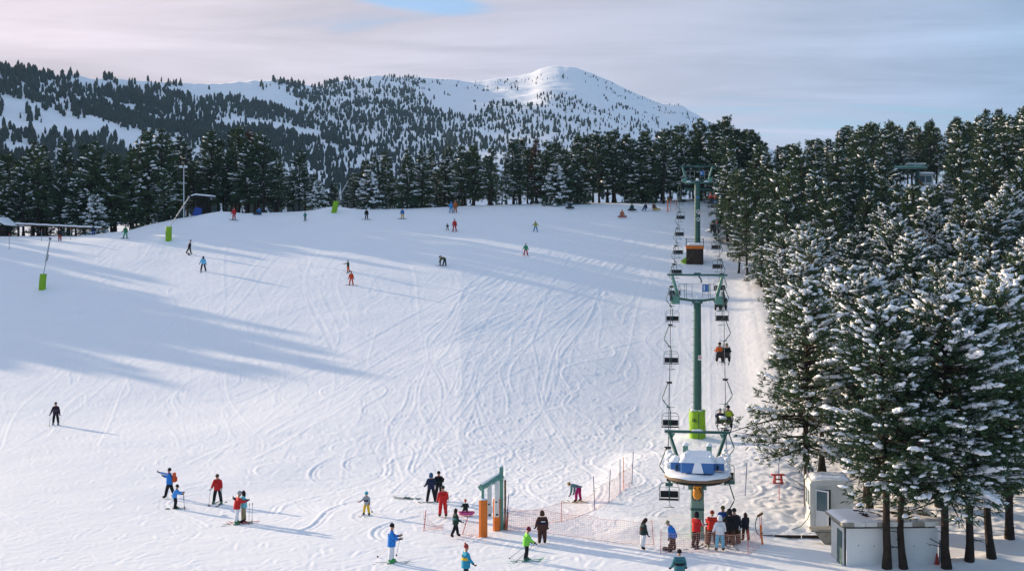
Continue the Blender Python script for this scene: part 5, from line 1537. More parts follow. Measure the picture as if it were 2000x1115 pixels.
# slalom poles and orange nets --------------------------------------
def fence_pole(px, base, top, m, label, rad=.022, leanx=0, foot=None, cap=None, group='net fence poles'):
    p = ground(px, base); h = (base - top) / F * p.y
    e = empty('fence_pole', p, 0, label, 'fence pole', group)
    v = Vector((leanx / F * p.y, 0, h))
    if foot: MB().rod((0, 0, -.2), v * foot[0], rad, 6).build('lower_shaft', foot[1], e); MB().rod(v * foot[0], v, rad, 6).build('upper_shaft', m, e)
    else: MB().rod((0, 0, -.2), v, rad, 6).build('shaft', m, e)
    MB().rod(v * .55, v * .58, rad * 1.6, 6).build('net_hook', BLACKP, e)
    return p, v
FP = {}
for key, px, base, top, m, lab, kw in [
 ('a', 827, 1036, 996, REDPOLE, 'red fence pole leaning right at the loose end of the orange net', dict(leanx=5)),
 ('b', 901, 1044, 1008, REDPOLE, 'slanting red fence pole beside the woman in dark green', dict(leanx=13)),
 ('c', 988, 1036, 964, BLUEPOLE, 'dark blue fence pole with red foot right of the pass gate', dict(leanx=6, foot=(.35, REDPOLE))),
 ('d', 1096, 1018, 979, REDPOLE, 'short thin red fence pole in the middle of the net', dict(rad=.016, leanx=1)),
 ('e', 1162, 996, 930, BLUEPOLE, 'dark blue pole at the lower corner of the rising net', dict(leanx=-3)),
 ('f', 1189, 981, 917, BLUEPOLE, 'second dark blue pole up the rising net', dict(leanx=3)),
 ('g', 1211, 964, 898, BLUEPOLE, 'third dark blue pole up the rising net, just left of the orange one', dict(leanx=0)),
 ('h', 1218, 956, 893, ORPOLE, 'tall orange pole among the blue poles of the net', dict(leanx=0)),
 ('i', 1234, 944, 882, BLUEPOLE, 'uppermost dark blue pole at the end of the rising net', dict(leanx=3)),
 ('j', 1277, 1064, 1015, REDPOLE, 'thin red pole between the white-trousered and the blue-jacketed person', dict(rad=.014, leanx=-4)),
 ('k', 1290, 1080, 1033, REDPOLE, 'thin red pole in front of the net left of the blue jacket', dict(rad=.014, leanx=1)),
 ('l', 1461, 1082, 1034, REDPOLE, 'thin red pole at the right end of the queue net', dict(rad=.014)),
 ('m', 1490, 1063, 1025, ORPOLE, 'thick orange stake at the right end of the queue', dict(rad=.05, leanx=-5)),
 ('n', 1455, 968, 902, BLUEPOLE, 'lone blue pole standing behind the bottom station', dict(leanx=4)),
 ('o', 1522, 977, 905, BLUEPOLE, 'blue pole with red foot in front of the dark red trestle', dict(leanx=-1, foot=(.42, REDPOLE))),
 ('q', 1336, 955, 938, BLUEPOLE, 'short blue pole seen under the left side of the wheel disc', dict(leanx=0))]:
    FP[key] = fence_pole(px, base, top, m, lab, **kw)

def net(points, label, h0=1.1, sag=.12, cell=.10, seed=0, low=.02, tops=None):
    """orange net hung between ground points: real strands, joined"""
    q = np.random.default_rng(seed); V = []; Fc = []
    P = [Vector(p) for p in points]
    cum = [0]
    for i in range(len(P) - 1): cum.append(cum[-1] + (P[i + 1] - P[i]).length)
    n = int(cum[-1] / cell)
    def base(s):
        i = min(max(np.searchsorted(cum, s) - 1, 0), len(P) - 2); t = (s - cum[i]) / (cum[i + 1] - cum[i])
        b = P[i].lerp(P[i + 1], t); sg = math.sin(math.pi * t)
        hh = h0 if tops is None else tops[i] * (1 - t) + tops[i + 1] * t
        b = Vector((b.x, b.y, float(H(b.x, b.y)))); return b, hh - sag * sg
    S_ = [base(i * cum[-1] / n) for i in range(n + 1)]
    rows = int(h0 / cell)
    w = .0042
    wob = q.normal(0, .02, (n + 1, rows + 1))
    def pt(i, j):
        b, hh = S_[i]; return b + Vector((wob[i, j], wob[i, j], low + (hh - low) * j / rows + .4 * wob[i, (j * 3) % (rows + 1)]))
    for j in range(rows + 1):
        ww = w * (2.4 if j in (0, rows) else 1)
        for i in range(n):
            a, b = pt(i, j), pt(i + 1, j); o = len(V); V += [a - Vector((0, 0, ww)), b - Vector((0, 0, ww)), b + Vector((0, 0, ww)), a + Vector((0, 0, ww))]; Fc.append((o, o + 1, o + 2, o + 3))
    d = (P[-1] - P[0]).normalized() * w
    for i in range(n + 1):
        for j in range(rows):
            a, b = pt(i, j), pt(i, j + 1); o = len(V); V += [a - d, a + d, b + d, b - d]; Fc.append((o, o + 1, o + 2, o + 3))
    e = empty('safety_net', P[0], 0, label, 'safety net', 'orange nets')
    me = bpy.data.meshes.new('net'); me.from_pydata([v - P[0] for v in V], [], Fc); me.materials.append(NETM)
    o = mesh_obj('netting', me, e); o['kind'] = 'stuff'
    return e
net([FP['a'][0], ground(866, 1032)], 'loose end of orange net sagging from the leaning red pole', .95, .35, .10, 1, tops=[1.0, .25])
net([FP['b'][0], ground(948, 1047)], 'short orange net between the slanting red pole and the pass gate', .85, .2, .10, 2)
net([FP['c'][0], ground(1060, 1040), ground(1150, 1052), ground(1216, 1062), ground(1278, 1064)], 'long low orange net running right from the pass gate', 1.15, .1, .10, 3)
net([FP['c'][0], FP['d'][0], FP['e'][0]], 'orange net sloping back from the pass gate to the first dark blue pole', .95, .15, .10, 4)
net([FP['e'][0], FP['f'][0], FP['g'][0], FP['i'][0]], 'orange net climbing the bank between the dark blue poles', 1.15, .08, .10, 5)
net([FP['k'][0], ground(1380, 1078), FP['l'][0], ground(1484, 1070)], 'low orange net around the boarding queue', .95, .1, .10, 6)

# ------------------------------------------------------------------ snow guns
def snow_gun(px, base, top, padw, padh, tip, label, bare=False):
    p = ground(px, base); s = p.y / F
    e = empty('snow_gun', p, 0, label, 'snow gun', 'lance snow guns on the piste')
    lean = (top[0] - px) * s; hp = padh * s; t = Vector((lean, 0, hp))
    m = MB(); w = padw * s / 2; K = 14; V = []
    for j, z in enumerate(np.linspace(-.15, 1, 6)):
        for i in range(K):
            q = 2 * math.pi * i / K; V.append(t * z + Vector((w * math.cos(q) * (1 + .06 * math.sin(3 * q + j)), w * math.sin(q), .0)))
    m.add(V, [(j * K + i, j * K + (i + 1) % K, (j + 1) * K + (i + 1) % K, (j + 1) * K + i) for j in range(5) for i in range(K)] + [tuple(range(5 * K, 6 * K))])
    m.build('crash_pad', LIME, e, True)
    if tip:
        q = at(tip[0], tip[1], p.y) - p
        mid = t * .9 + (q - t * .9) * .42
        MB().rod(t * .9, mid, .055, 8).build('lower_lance', STEEL, e, True)
        MB().rod(mid - (q - mid) * .08, q, .11, 8, .075).build('upper_lance', STEEL, e, True)
        d = (q - mid).normalized(); MB().box(q, (.26, .16, .2)).build('nozzle_head', STEELD, e)
        side = Vector((.18, -.05, 0)); MB().tube([mid + side * .3 - d * .1, mid + side - d * .05, mid + side + d * .7], .03, 6).build('hose', STEELD, e, True)
    return e
snow_gun(82, 565, (85, 534), 13, 30, (98, 466), 'slim snow gun with lime pad at the left edge of the piste')
snow_gun(329, 470, (330, 443), 12, 27, (371, 383), 'long inclined snow gun with upright lime pad below the timber shelter')
snow_gun(652, 415, (657, 393), 11, 22, (681, 352), 'snow gun with tilted lime pad on the crest before the treeline')
snow_gun(1187, 393, (1187, 373), 8, 20, None, 'upright lime crash pad on the crest before the treeline')

# floodlight mast
p = ground(359, 424); p = Vector((tpx(359, 196), 196, float(H(tpx(359, 196), 196))))
e = empty('floodlight_mast', p, 0, 'thin pale mast with twin floodlights before the dark trees', 'floodlight')
h = (425 - 333) / F * 196 + .5
MB().rod((0, 0, -.4), (0, 0, h), .09, 8, .06).build('mast', WHITEP, e)
MB().box((0, 0, h), (1.1, .1, .1)).build('crossbar', STEEL, e)
for sx in (-.4, .35): MB().box((sx, -.15, h + .12), (.5, .3, .34), rx=R(-15)).build('lamp_head', WHITEP, e)

# timber shelter with snowy sloping roof and a blue cover
Yb = 198.0; x = tpx(395, Yb); z = float(H(x, Yb)); s = Yb / F
e = empty('timber_shelter', (x, Yb, z), 0, 'small dark timber shelter with snow on its sloping roof', 'shelter')
hr = (CZ - (383 - 460) * s) - z
MB().box((-.2, 1.0, hr / 2 - .3), (1.5, 1.6, hr)).build('back_wall', DARKW, e)
for sx in (-1.7, 1.3): MB().rod((sx, -.4, -.3), (sx, -.4, hr - .1), .06, 6).build('post', DARKW, e)
MB().prism([(-2.1, hr - .35), (-1.0, hr + .02), (1.6, hr - .25), (1.6, hr - .1), (-1.0, hr + .14), (-2.1, hr - .2)], -.7, 2.4).build('roof', DARKW, e)
c = MB().prism([(-2.1, hr - .2), (-1.0, hr + .145), (1.6, hr - .098), (1.55, hr + .14), (-.9, hr + .36), (-2.05, hr + .0)], -.72, 2.4); c.build('roof_snow', SNOWB, e)
p = at(386, 411, 195); zb = float(H(p.x, 195))
e = empty('blue_crate', (p.x, 195, zb), R(20), 'blue tarpaulin-covered block beside the timber shelter', 'covered crate')
MB().box((0, 0, .6), (1.3, 1.0, 1.3), rz=0, ry=R(12), taper=.8).build('tarpaulin', BLUET, e)

# log hut, raised pipe and posts at the far left
Yb = 190.0; x = tpx(-6, Yb); z = float(H(x, Yb)); s = Yb / F
e = empty('log_hut', (x, Yb, z), 0, 'low log hut under a thick snow roof at the left edge', 'hut')
MB().box((-.4, 1.2, .75), (3.4, 2.4, 1.9)).build('hut_wall', DARKW, e)
for i in range(5): MB().rod((-2.2, -.08, .1 + i * .32), (1.3, -.08, .1 + i * .32), .12, 7).build('log', WOODD, e)
MB().prism([(-3.4, 2.4), (-.2, 2.4), (1.5, 1.55), (3.0, 1.45), (3.0, 1.6), (1.5, 1.75), (0, 2.6), (-3.4, 2.6)], -.8, 3.2).build('roof', WOODD, e)
MB().prism([(-3.4, 2.605), (0, 2.605), (1.5, 1.755), (3.0, 1.605), (2.9, 1.75), (1.6, 2.0), (.4, 2.95), (-3.4, 3.05)], -.85, 3.2).build('roof_snow', SNOWB, e)
e = empty('pipe_rail', (0, 0, 0), 0, 'long raised pipe rail topped with snow at the left end of the treeline', 'rail')
a = at(30, 438, 188); b = at(198, 446, 188)
e.location = a; d = b - a
MB().rod((0, 0, 0), d, .10, 8).build('pipe', WOOD, e, True)
c = MB().tube([Vector((0, 0, .13)) + d * t + Vector((0, 0, .03 * math.sin(t * 40))) for t in np.linspace(0, 1, 24)], .13, 7); c.build('pipe_snow', SNOWB, e, True)
for t in np.linspace(.03, .97, 7):
    q = a + d * t; g0 = float(H(q.x, q.y)); MB().rod(d * t + Vector((0, 0, -.05)), d * t + Vector((0, 0, min(-.4, g0 - q.z - .3))), .10, 6).build('post', WOODD, e)
for px, by, ty, lab in [(18, 487, 456, 'thin marker stake on the shaded snow at the left edge'), (81, 472, 448, 'thin marker stake left of the snow figure'), (64, 459, 408, 'tall dark marker stake beside the pipe rail'), (138, 469, 446, 'thin marker stake right of the red-trousered skier'), (252, 440, 428, 'short marker stake on the rise right of the young fir')]:
    p = ground(px, by); e = empty('marker_stake', p, 0, lab, 'stake', 'marker stakes on the left of the piste'); MB().rod((0, 0, -.2), (0, 0, (by - ty) / F * p.y), .035, 6).build('shaft', GREY, e); MB().rod((0, 0, (by - ty) / F * p.y * .9), (0, 0, (by - ty) / F * p.y), .045, 6).build('tip', REDPOLE, e)
p = ground(78, 454)
e = empty('snow_figure', p, 0, 'small white heap of snow shaped like a figure by the pipe rail', 'snow heap')
MB().blob((0, 0, .35), (.45, .42, .5), 1).build('lower_lump', SNOWB, e, True); MB().blob((0, 0, .95), (.24, .22, .3), 2).build('upper_lump', SNOWB, e, True)
p = ground(606, 416)
# blue banner and orange netting at the top of the lift
p = ground(1285, 391, 150)
e = empty('blue_banner', p, 0, 'low blue banner on short posts at the crest left of the chairlift', 'banner')
MB().box((0, 0, .55), (1.9, .03, .6)).build('cloth', BLUEP, e)
for sx in (-.9, .9): MB().rod((sx, 0, -.2), (sx, 0, .95), .03, 6).build('post', BLACKP, e)
PP = []
for px, by, ty, m, lab, rad in [(1304, 414, 391, ORPOLE, 'bright orange padded post at the top of the lift, left of the chairs', .09), (1310, 411, 390, REDPOLE, 'red net post just right of the orange padded post', .03), (1321, 411, 390, REDPOLE, 'red net post behind the highest down-going chairs', .03)]:
    p = ground(px, by, 150); e = empty('net_post', p, 0, lab, 'post', 'net posts at the top of the lift'); hh = (by - ty) / F * p.y
    MB().rod((0, 0, -.2), (0, 0, hh), rad, 8).build('shaft', m, e); MB().rod((0, 0, hh), (0, 0, hh + .12), rad * 1.1, 8).build('cap', YELLOW, e); PP.append(p)
net(PP, 'small orange net between the posts at the top of the lift', 1.3, .1, .16, 9)

# upper terminal in the clearing of the right hill
Yb = 200.0; s = Yb / F
p = Vector((tpx(1800, Yb), Yb, 0)); p.z = float(H(p.x, p.y))
e = empty('upper_lift_terminal', p, 0, 'green lift terminal with flat cantilevered wheel guard among the pines on the right hill', 'lift station')
def T3(px, py, dy=0): return at(px, py, Yb + dy) - p
m = MB(); c0 = T3(1775, 329); m.lathe([(2.9, 0), (3.1, .1), (2.7, .32), (.3, .36)], 24, c=c0, sy=.7); m.build('wheel_guard', GREENL, e, True)
a, b = T3(1765, 324), T3(1798, 323)
MB().box((a + b) / 2 + Vector((.6, 0, .25)), (2.9, 1.2, .3)).build('drive_cover', WHITEP, e)
MB().rod(T3(1792, 332), T3(1790, 420), .34, 10).build('column', GREEN, e)
MB().rod(T3(1776, 336, -.5), T3(1808, 368, -.8), .13, 8).build('strut', STEELD, e)
MB().rod(T3(1793, 352, -1), T3(1810, 370, -1.4), .22, 8).build('ramp_beam', WOOD, e)
p = Vector((tpx(1808, Yb + 2), Yb + 2, 0)); p.z = float(H(p.x, p.y))
e = empty('terminal_cabin', p, 0, 'small white cabin with two windows beside the upper terminal', 'hut')
zt = CZ - (340 - 460) / F * (Yb + 2) - p.z
MB().box((0, .9, zt / 2 - .2), (2.5, 1.8, zt + .2)).build('cabin_wall', WHITEP, e)
for sx in (-.58, .5): MB().box((sx, -.02, zt - .85), (.92, .03, 1.0)).build('window', GLASS, e)
MB().box((0, .8, zt + .02), (2.8, 2.2, .16)).build('roof', WHITEP, e)
c = MB(); snowcap(c, (0, .8, zt + .10), (2.7, 2.1, .2), 8); c.build('roof_snow', SNOWB, e, True)
p = Vector((tpx(1873, Yb + 4), Yb + 4, 0)); p.z = float(H(p.x, p.y))
e = empty('brown_kiosk', p, 0, 'narrow rust brown box right of the white cabin on the right hill', 'kiosk')
zt = CZ - (351 - 460) / F * (Yb + 4) - p.z
MB().box((0, .4, zt / 2), (.75, .7, zt)).build('body', ORANGE, e); c = MB(); snowcap(c, (0, .4, zt), (.8, .75, .25), 9); c.build('snow_cap', SNOWB, e, True)
p = at(1555, 332, 176); p.z = float(H(p.x, p.y))
e = empty('lance_pole', p, 0, 'pale slanting lance rising out of the pines right of the far tower', 'snow gun')
MB().rod((0, 0, 0), at(1549, 340, 176) - p, .10, 8).build('lower_lance', STEEL, e); MB().rod(at(1549, 340, 176) - p, at(1560, 320, 176) - p, .10, 8).build('upper_lance', STEEL, e)
# ------------------------------------------------------------------ people on the snow
G1 = 'people on the flat below the slope'
def A(l, r): return (l, r)
# left foreground family
o, HP, p, k = person(331, 972, 58, 88, 'person in blue jacket with white sleeve stripe and orange backpack, arm raised to point', BLUE, BLK, hat=BLK, arms=((105, 8, 5), (35, 8, 70)), legs=((16, 4, 4), (-14, 4, 6)), stripe=WHT, head=-6, group=G1)
e = empty('backpack', p + Vector((.30, 0, .92 * k)), R(88), 'orange-red backpack worn by the pointing person in blue', 'backpack')
m = MB(); m.box((0, 0, .22), (.32, .20, .52), taper=.82, bev=.07); m.build('pack_body', fabric((.62, .10, .03)), e, True); MB().box((0, -.12, .12), (.24, .06, .24), bev=.02).build('front_pocket', fabric((.50, .07, .02)), e)
e.location = p + Vector((.27, 0.02, .98 * k))
o, HP, p, k = person(341, 993, 46, -80, 'child in blue jacket and black trousers leaning on poles beside the pointing person', SKYB, BLK, hat=BLK, lean=16, head=-8, arms=((48, 12, 40), (48, 12, 40)), legs=((14, 5, 22), (10, 5, 20)), skis=(.03, .10, .05), child=True, group=G1)
both_poles(HP, p, 'child in blue on the left', back=(.10, -.1))
o, HP, p, k = person(425, 984, 58, 172, 'skier in red jacket and black trousers with dark beanie facing the camera', RED, BLK, hat=(.10, .06, .035), arms=((14, 14, 22), (14, 14, 22)), legs=((4, 10, 6), (2, 10, 6)), skis=(.04, .05, .05), boots=(.06, .16, .10), head=12, gloves=WHT, group=G1)
both_poles(HP, p, 'skier in the red jacket', back=(-.1, -.1))
o, HP, p, k = person(463, 1023, 63, -62, 'person in red jacket, white trousers and white helmet hugging the one in pale blue', RED, WHT, hat=GREYC, hatkind='helmet', lean=8, head=8, arms=((42, -10, 60), (48, -8, 55)), legs=((6, 5, 8), (-6, 5, 8)), skis=(.03, .12, .05), boots=(.05, .20, .08), group=G1)
o, HP2, p2, k2 = person(476, 1020, 62, 100, 'long-haired person in pale blue jacket and khaki trousers being hugged', (.16, .50, .60), KHAKI, hair=HAIRB, arms=((50, -8, 60), (54, -8, 58)), legs=((6, 4, 6), (-2, 4, 4)), skis=RED, group=G1)
for i, px in enumerate((486, 492)):
    b = ground(px, 1023 - i); ski_pole(b + Vector((.03, 0, 1.05)), b - Vector((0, 0, .05)), ('ski pole stuck in the snow next to the hugging couple, left of two', 'ski pole stuck in the snow next to the hugging couple, right of two')[i])
o, HP, p, k = person(716, 1006, 44, 158, 'child in patterned grey jacket, yellow trousers and turquoise helmet', (.36, .38, .42), YEL, hat=(.05, .36, .44), hatkind='helmet', band=PURP, arms=((18, 22, 30), (25, 25, 45)), legs=((6, 10, 10), (4, 10, 10)), skis=WHT, boots=BLK, gloves=(.4, .1, .05), child=True, goggles=True, group=G1)
ski_pole(HP[0] + Vector((0, 0, .05)), ground(727, 1000), 'ski pole in the hand of the child in yellow trousers')
# trio left of the gate
o, HP, p, k = person(842, 981, 56, 8, 'snowboarder in dark navy seen from behind beside the man in black', NAVY, BLK, hat=(.04, .10, .20), hatkind='hood', arms=((12, 16, 40), (12, 16, 40)), legs=((0, 10, 4), (0, 10, 6)), board=(.05, .10, .07), group=G1)
o, HP, p, k = person(857, 977, 56, 176, 'man in black jacket with dark beanie resting on green ski poles', BLK, BLK, hat=BLK, arms=((30, 14, 95), (30, 14, 95)), legs=((3, 5, 4), (-2, 5, 4)), group=G1, band=DGRN)
for i, dx in enumerate((-.12, .12)):
    b = Vector((p.x + dx, p.y - .35, 0)); b.z = float(H(b.x, b.y)); ski_pole(Vector((p.x + dx * .3, p.y - .26, p.z + 1.15 * k)), b, ('green ski pole under the left hand of the man in black', 'green ski pole under the right hand of the man in black')[i])
o, HP, p, k = person(865, 1010, 60, 8, 'ski instructor in a red suit with pale piping and dark cap', RED, RED, hat=DGRN, hatkind='beanie', arms=((10, 10, 20), (22, 10, 30)), legs=((4, 5, 4), (-4, 5, 4)), stripe=(.7, .4, .35), girth=1.08, group=G1)
ski_pole(HP[1] + Vector((.06, -.05, .1)), ground(870, 1014), 'ski pole in the right hand of the instructor in red')
o, HP, p, k = person(890, 1049, 57, -72, 'long-haired woman in dark green jacket and black trousers walking right', DGRN, BLK, hair=HAIRB, arms=((-14, 8, 14), (10, 8, 50)), legs=((16, 3, 6), (-18, 3, 10)), band=(.10, .22, .20), group=G1, hem=.14)
o, HP, p, k = person(909, 1003, 24, 178, 'child with an orange-red hat sitting behind the pink sledge', DGRN, BLK, hat=(.55, .12, .06), arms=((50, 14, 45), (50, 14, 45)), legs=((78, 10, 20), (78, 10, 20)), seat=True, height=1.05, child=True, group=G1)
q = ground(911, 1007); e = empty('sledge', q, R(3), 'shallow pink plastic sledge on the snow behind the woman in dark green', 'sledge')
PK = mat('pink_plastic', (.55, .07, .25), .4, .4)
MB().box((0, 0, .10), (.72, .40, .06), bev=.12).build('tray', PK, e); m = MB(); m.tube([(-.36, -.2, .16), (.36, -.2, .16), (.42, 0, .18), (.36, .2, .16), (-.36, .2, .16), (-.42, 0, .18), (-.36, -.2, .16)], .045, 6); m.build('rim', PK, e, True)
o, HP, p, k = person(1059, 1062, 63, 6, 'tall figure in a dark brown hooded suit seen from behind by the net', BRN, BRN, hat=BRN, hatkind='hood', arms=((6, 16, 20), (6, 12, 14)), legs=((0, 3, 2), (0, 3, 2)), girth=1.28, hem=.2, band=(.02, .02, .03), group=G1)
MB().box((.02, -.245 * k, 1.26 * k), (.22 * k, .02, .045 * k)).build('back_print', WHITES, o)
o, HP, p, k = person(1028, 1095, 65, -75, 'skier in bright green jacket, black trousers and dark red helmet gliding right', LIM, BLK, hat=(.16, .015, .03), hatkind='helmet', arms=((20, 8, 25), (28, 8, 30)), legs=((10, 4, 14), (-2, 4, 18)), skis=(.10, .30, .24), boots=(.05, .12, .09), lean=6, head=12, goggles=True, group=G1)
both_poles(HP, p, 'skier in bright green', back=(-1.0, .05))
o, HP, p, k = person(765, 1100, 76, -82, 'tall skier in blue jacket and white trousers with green boots facing right', BLUE, WHT, hat=BLK, hair=None, arms=((18, 8, 75), (16, 8, 72)), legs=((4, 3, 4), (-4, 3, 6)), skis=(.20, .26, .30), boots=BOOTG, gloves=(.12, .05, .05), hem=.2, group=G1)
ski_pole(HP[0] + Vector((0, 0, .07)), ground(774, 1086), 'ski pole held upright in the near hand of the tall skier in blue')
ski_pole(HP[1] + Vector((0, 0, .07)), ground(736, 1088), 'ski pole trailing behind the tall skier in blue')
o, HP, p, k = person(910, 1140, 76, -66, 'person in turquoise jacket with yellow band and red bobble hat, cut by the frame', (.03, .27, .42), (.02, .03, .04), hat=(.34, .06, .05), hatkind='pompom', band=YEL, arms=((10, 8, 16), (16, 8, 26)), legs=((12, 4, 4), (-10, 4, 6)), hem=.22, group=G1, girth=1.05)
o, HP, p, k = person(1131, 980, 37, 62, 'skier in magenta trousers bending forward by the net', (.10, .20, .22), MAG, hat=(.35, .25, .10), lean=82, head=-10, arms=((40, 8, 20), (40, 8, 20)), legs=((18, 6, 20), (4, 6, 14)), skis=(.35, .30, .06), hem=0, height=1.55, group=G1)
# boarding queue
GQ = 'people queueing at the bottom of the chairlift'
person(1256, 1072, 61, -70, 'person in black and brown jacket and white trousers looking down, left of the queue', (.025, .045, .045), WHT, hat=(.06, .03, .035), hair=HAIRB, head=32, lean=4, arms=((4, 8, 14), (8, 8, 16)), legs=((6, 12, 4), (-8, 12, 8)), band=BRN, group=GQ)
person(1315, 1077, 62, 70, 'person in blue jacket, brown trousers and cap stooping to the left', BLUE, BRN, hat=(.20, .20, .12), hatkind='cap', lean=24, head=4, arms=((8, 8, 10), (4, 8, 14)), legs=((10, 9, 12), (2, 10, 12)), hem=.14, group=GQ, girth=1.08)
q = ground(1302, 1075); e = empty('loose_boot', q, R(60), 'dark snowboard binding on the snow before the stooping person in blue', 'binding')
MB().box((0, 0, .08), (.24, .36, .14), bev=.06).build('base', BLACKP, e); MB().box((0, -.14, .22), (.22, .06, .26), bev=.02).build('highback', BLACKP, e)
person(1360, 1070, 69, -45, 'skier in red and white jacket with black hood at the lift column', RED, (.03, .02, .02), hat=BLK, hatkind='hood', arms=((14, 8, 30), (26, 8, 60)), legs=((2, 4, 16), (-4, 4, 22)), skis=BLK, band=None, stripe=WHT, group=GQ)
person(1391, 1066, 68, -10, 'person in plain red jacket and brown trousers at the front of the queue', (.55, .035, .02), BRN, hat=(.25, .05, .03), arms=((30, 10, 60), (30, 10, 60)), legs=((2, 5, 4), (-2, 5, 6)), skis=(.16, .22, .05), girth=1.1, group=GQ)
person(1412, 1055, 66, 0, 'person in royal blue jacket and olive beanie half hidden in the queue', (.025, .10, .42), NAVY, hat=(.10, .12, .03), group=GQ)
person(1406, 1076, 71, 4, 'child in white jacket and light blue trousers standing in the queue', WHT, (.10, .48, .66), hat=WHT, hatkind='hood', arms=((12, 14, 20), (12, 14, 20)), legs=((2, 5, 2), (-2, 5, 2)), hem=.1, height=1.62, group=GQ)
person(1425, 1066, 71, 8, 'person in black jacket and dark brown trousers, left of two close together in the queue', BLK, BRN, hat=BLK, hatkind='hood', arms=((22, 12, 40), (22, 12, 40)), skis=GREYC, girth=1.15, hem=.16, group=GQ)
person(1434, 1062, 68, -8, 'person in black jacket with a pale sleeve mark, right of two close together', (.02, .02, .028), BRN, hat=(.02, .025, .02), girth=1.05, hem=.14, stripe=(.08, .09, .1), group=GQ)
person(1456, 1056, 55, 20, 'long-haired person in navy jacket and brown trousers at the right end of the queue', (.02, .022, .035), BRN, hair=(.05, .02, .02), hem=.16, arms=((4, 8, 14), (10, 8, 20)), group=GQ)
person(1327, 1150, 76, 4, 'person in teal and black jacket seen from behind, cut by the lower frame', (.05, .17, .20), BLK, hat=BLK, band=BLK, arms=((10, 15, 30), (10, 15, 30)), girth=1.12, hem=.14, group=GQ)
for px, by, ty, lab in [(1381, 1062, 1028, 'short timber stake left of the red jacket in the queue'), (1416, 1062, 1032, 'short timber stake behind the child in white'), (1443, 1061, 1034, 'short timber stake right of the black jackets')]:
    q = ground(px, by); e = empty('timber_stake', q, 0, lab, 'stake', 'timber stakes of the queue lane'); MB().rod((0, 0, -.1), (0, 0, (by - ty) / F * q.y), .10, 8).build('shaft', WOOD, e); MB().rod((0, 0, (by - ty) / F * q.y), (0, 0, (by - ty) / F * q.y + .05), .10, 8, .05).build('snow_top', SNOWB, e)
# loose skis on the snow
q = ground(795, 974)
e = empty('loose_skis', q, R(80), 'pair of loose skis lying on the snow left of the snowboarder in navy', 'skis')
for i in (-1, 1):
    s_ = mesh_obj('ski', ski_mesh((.05, .11, .10), 1.6), e); s_.location = (i * .12, 0, .02)

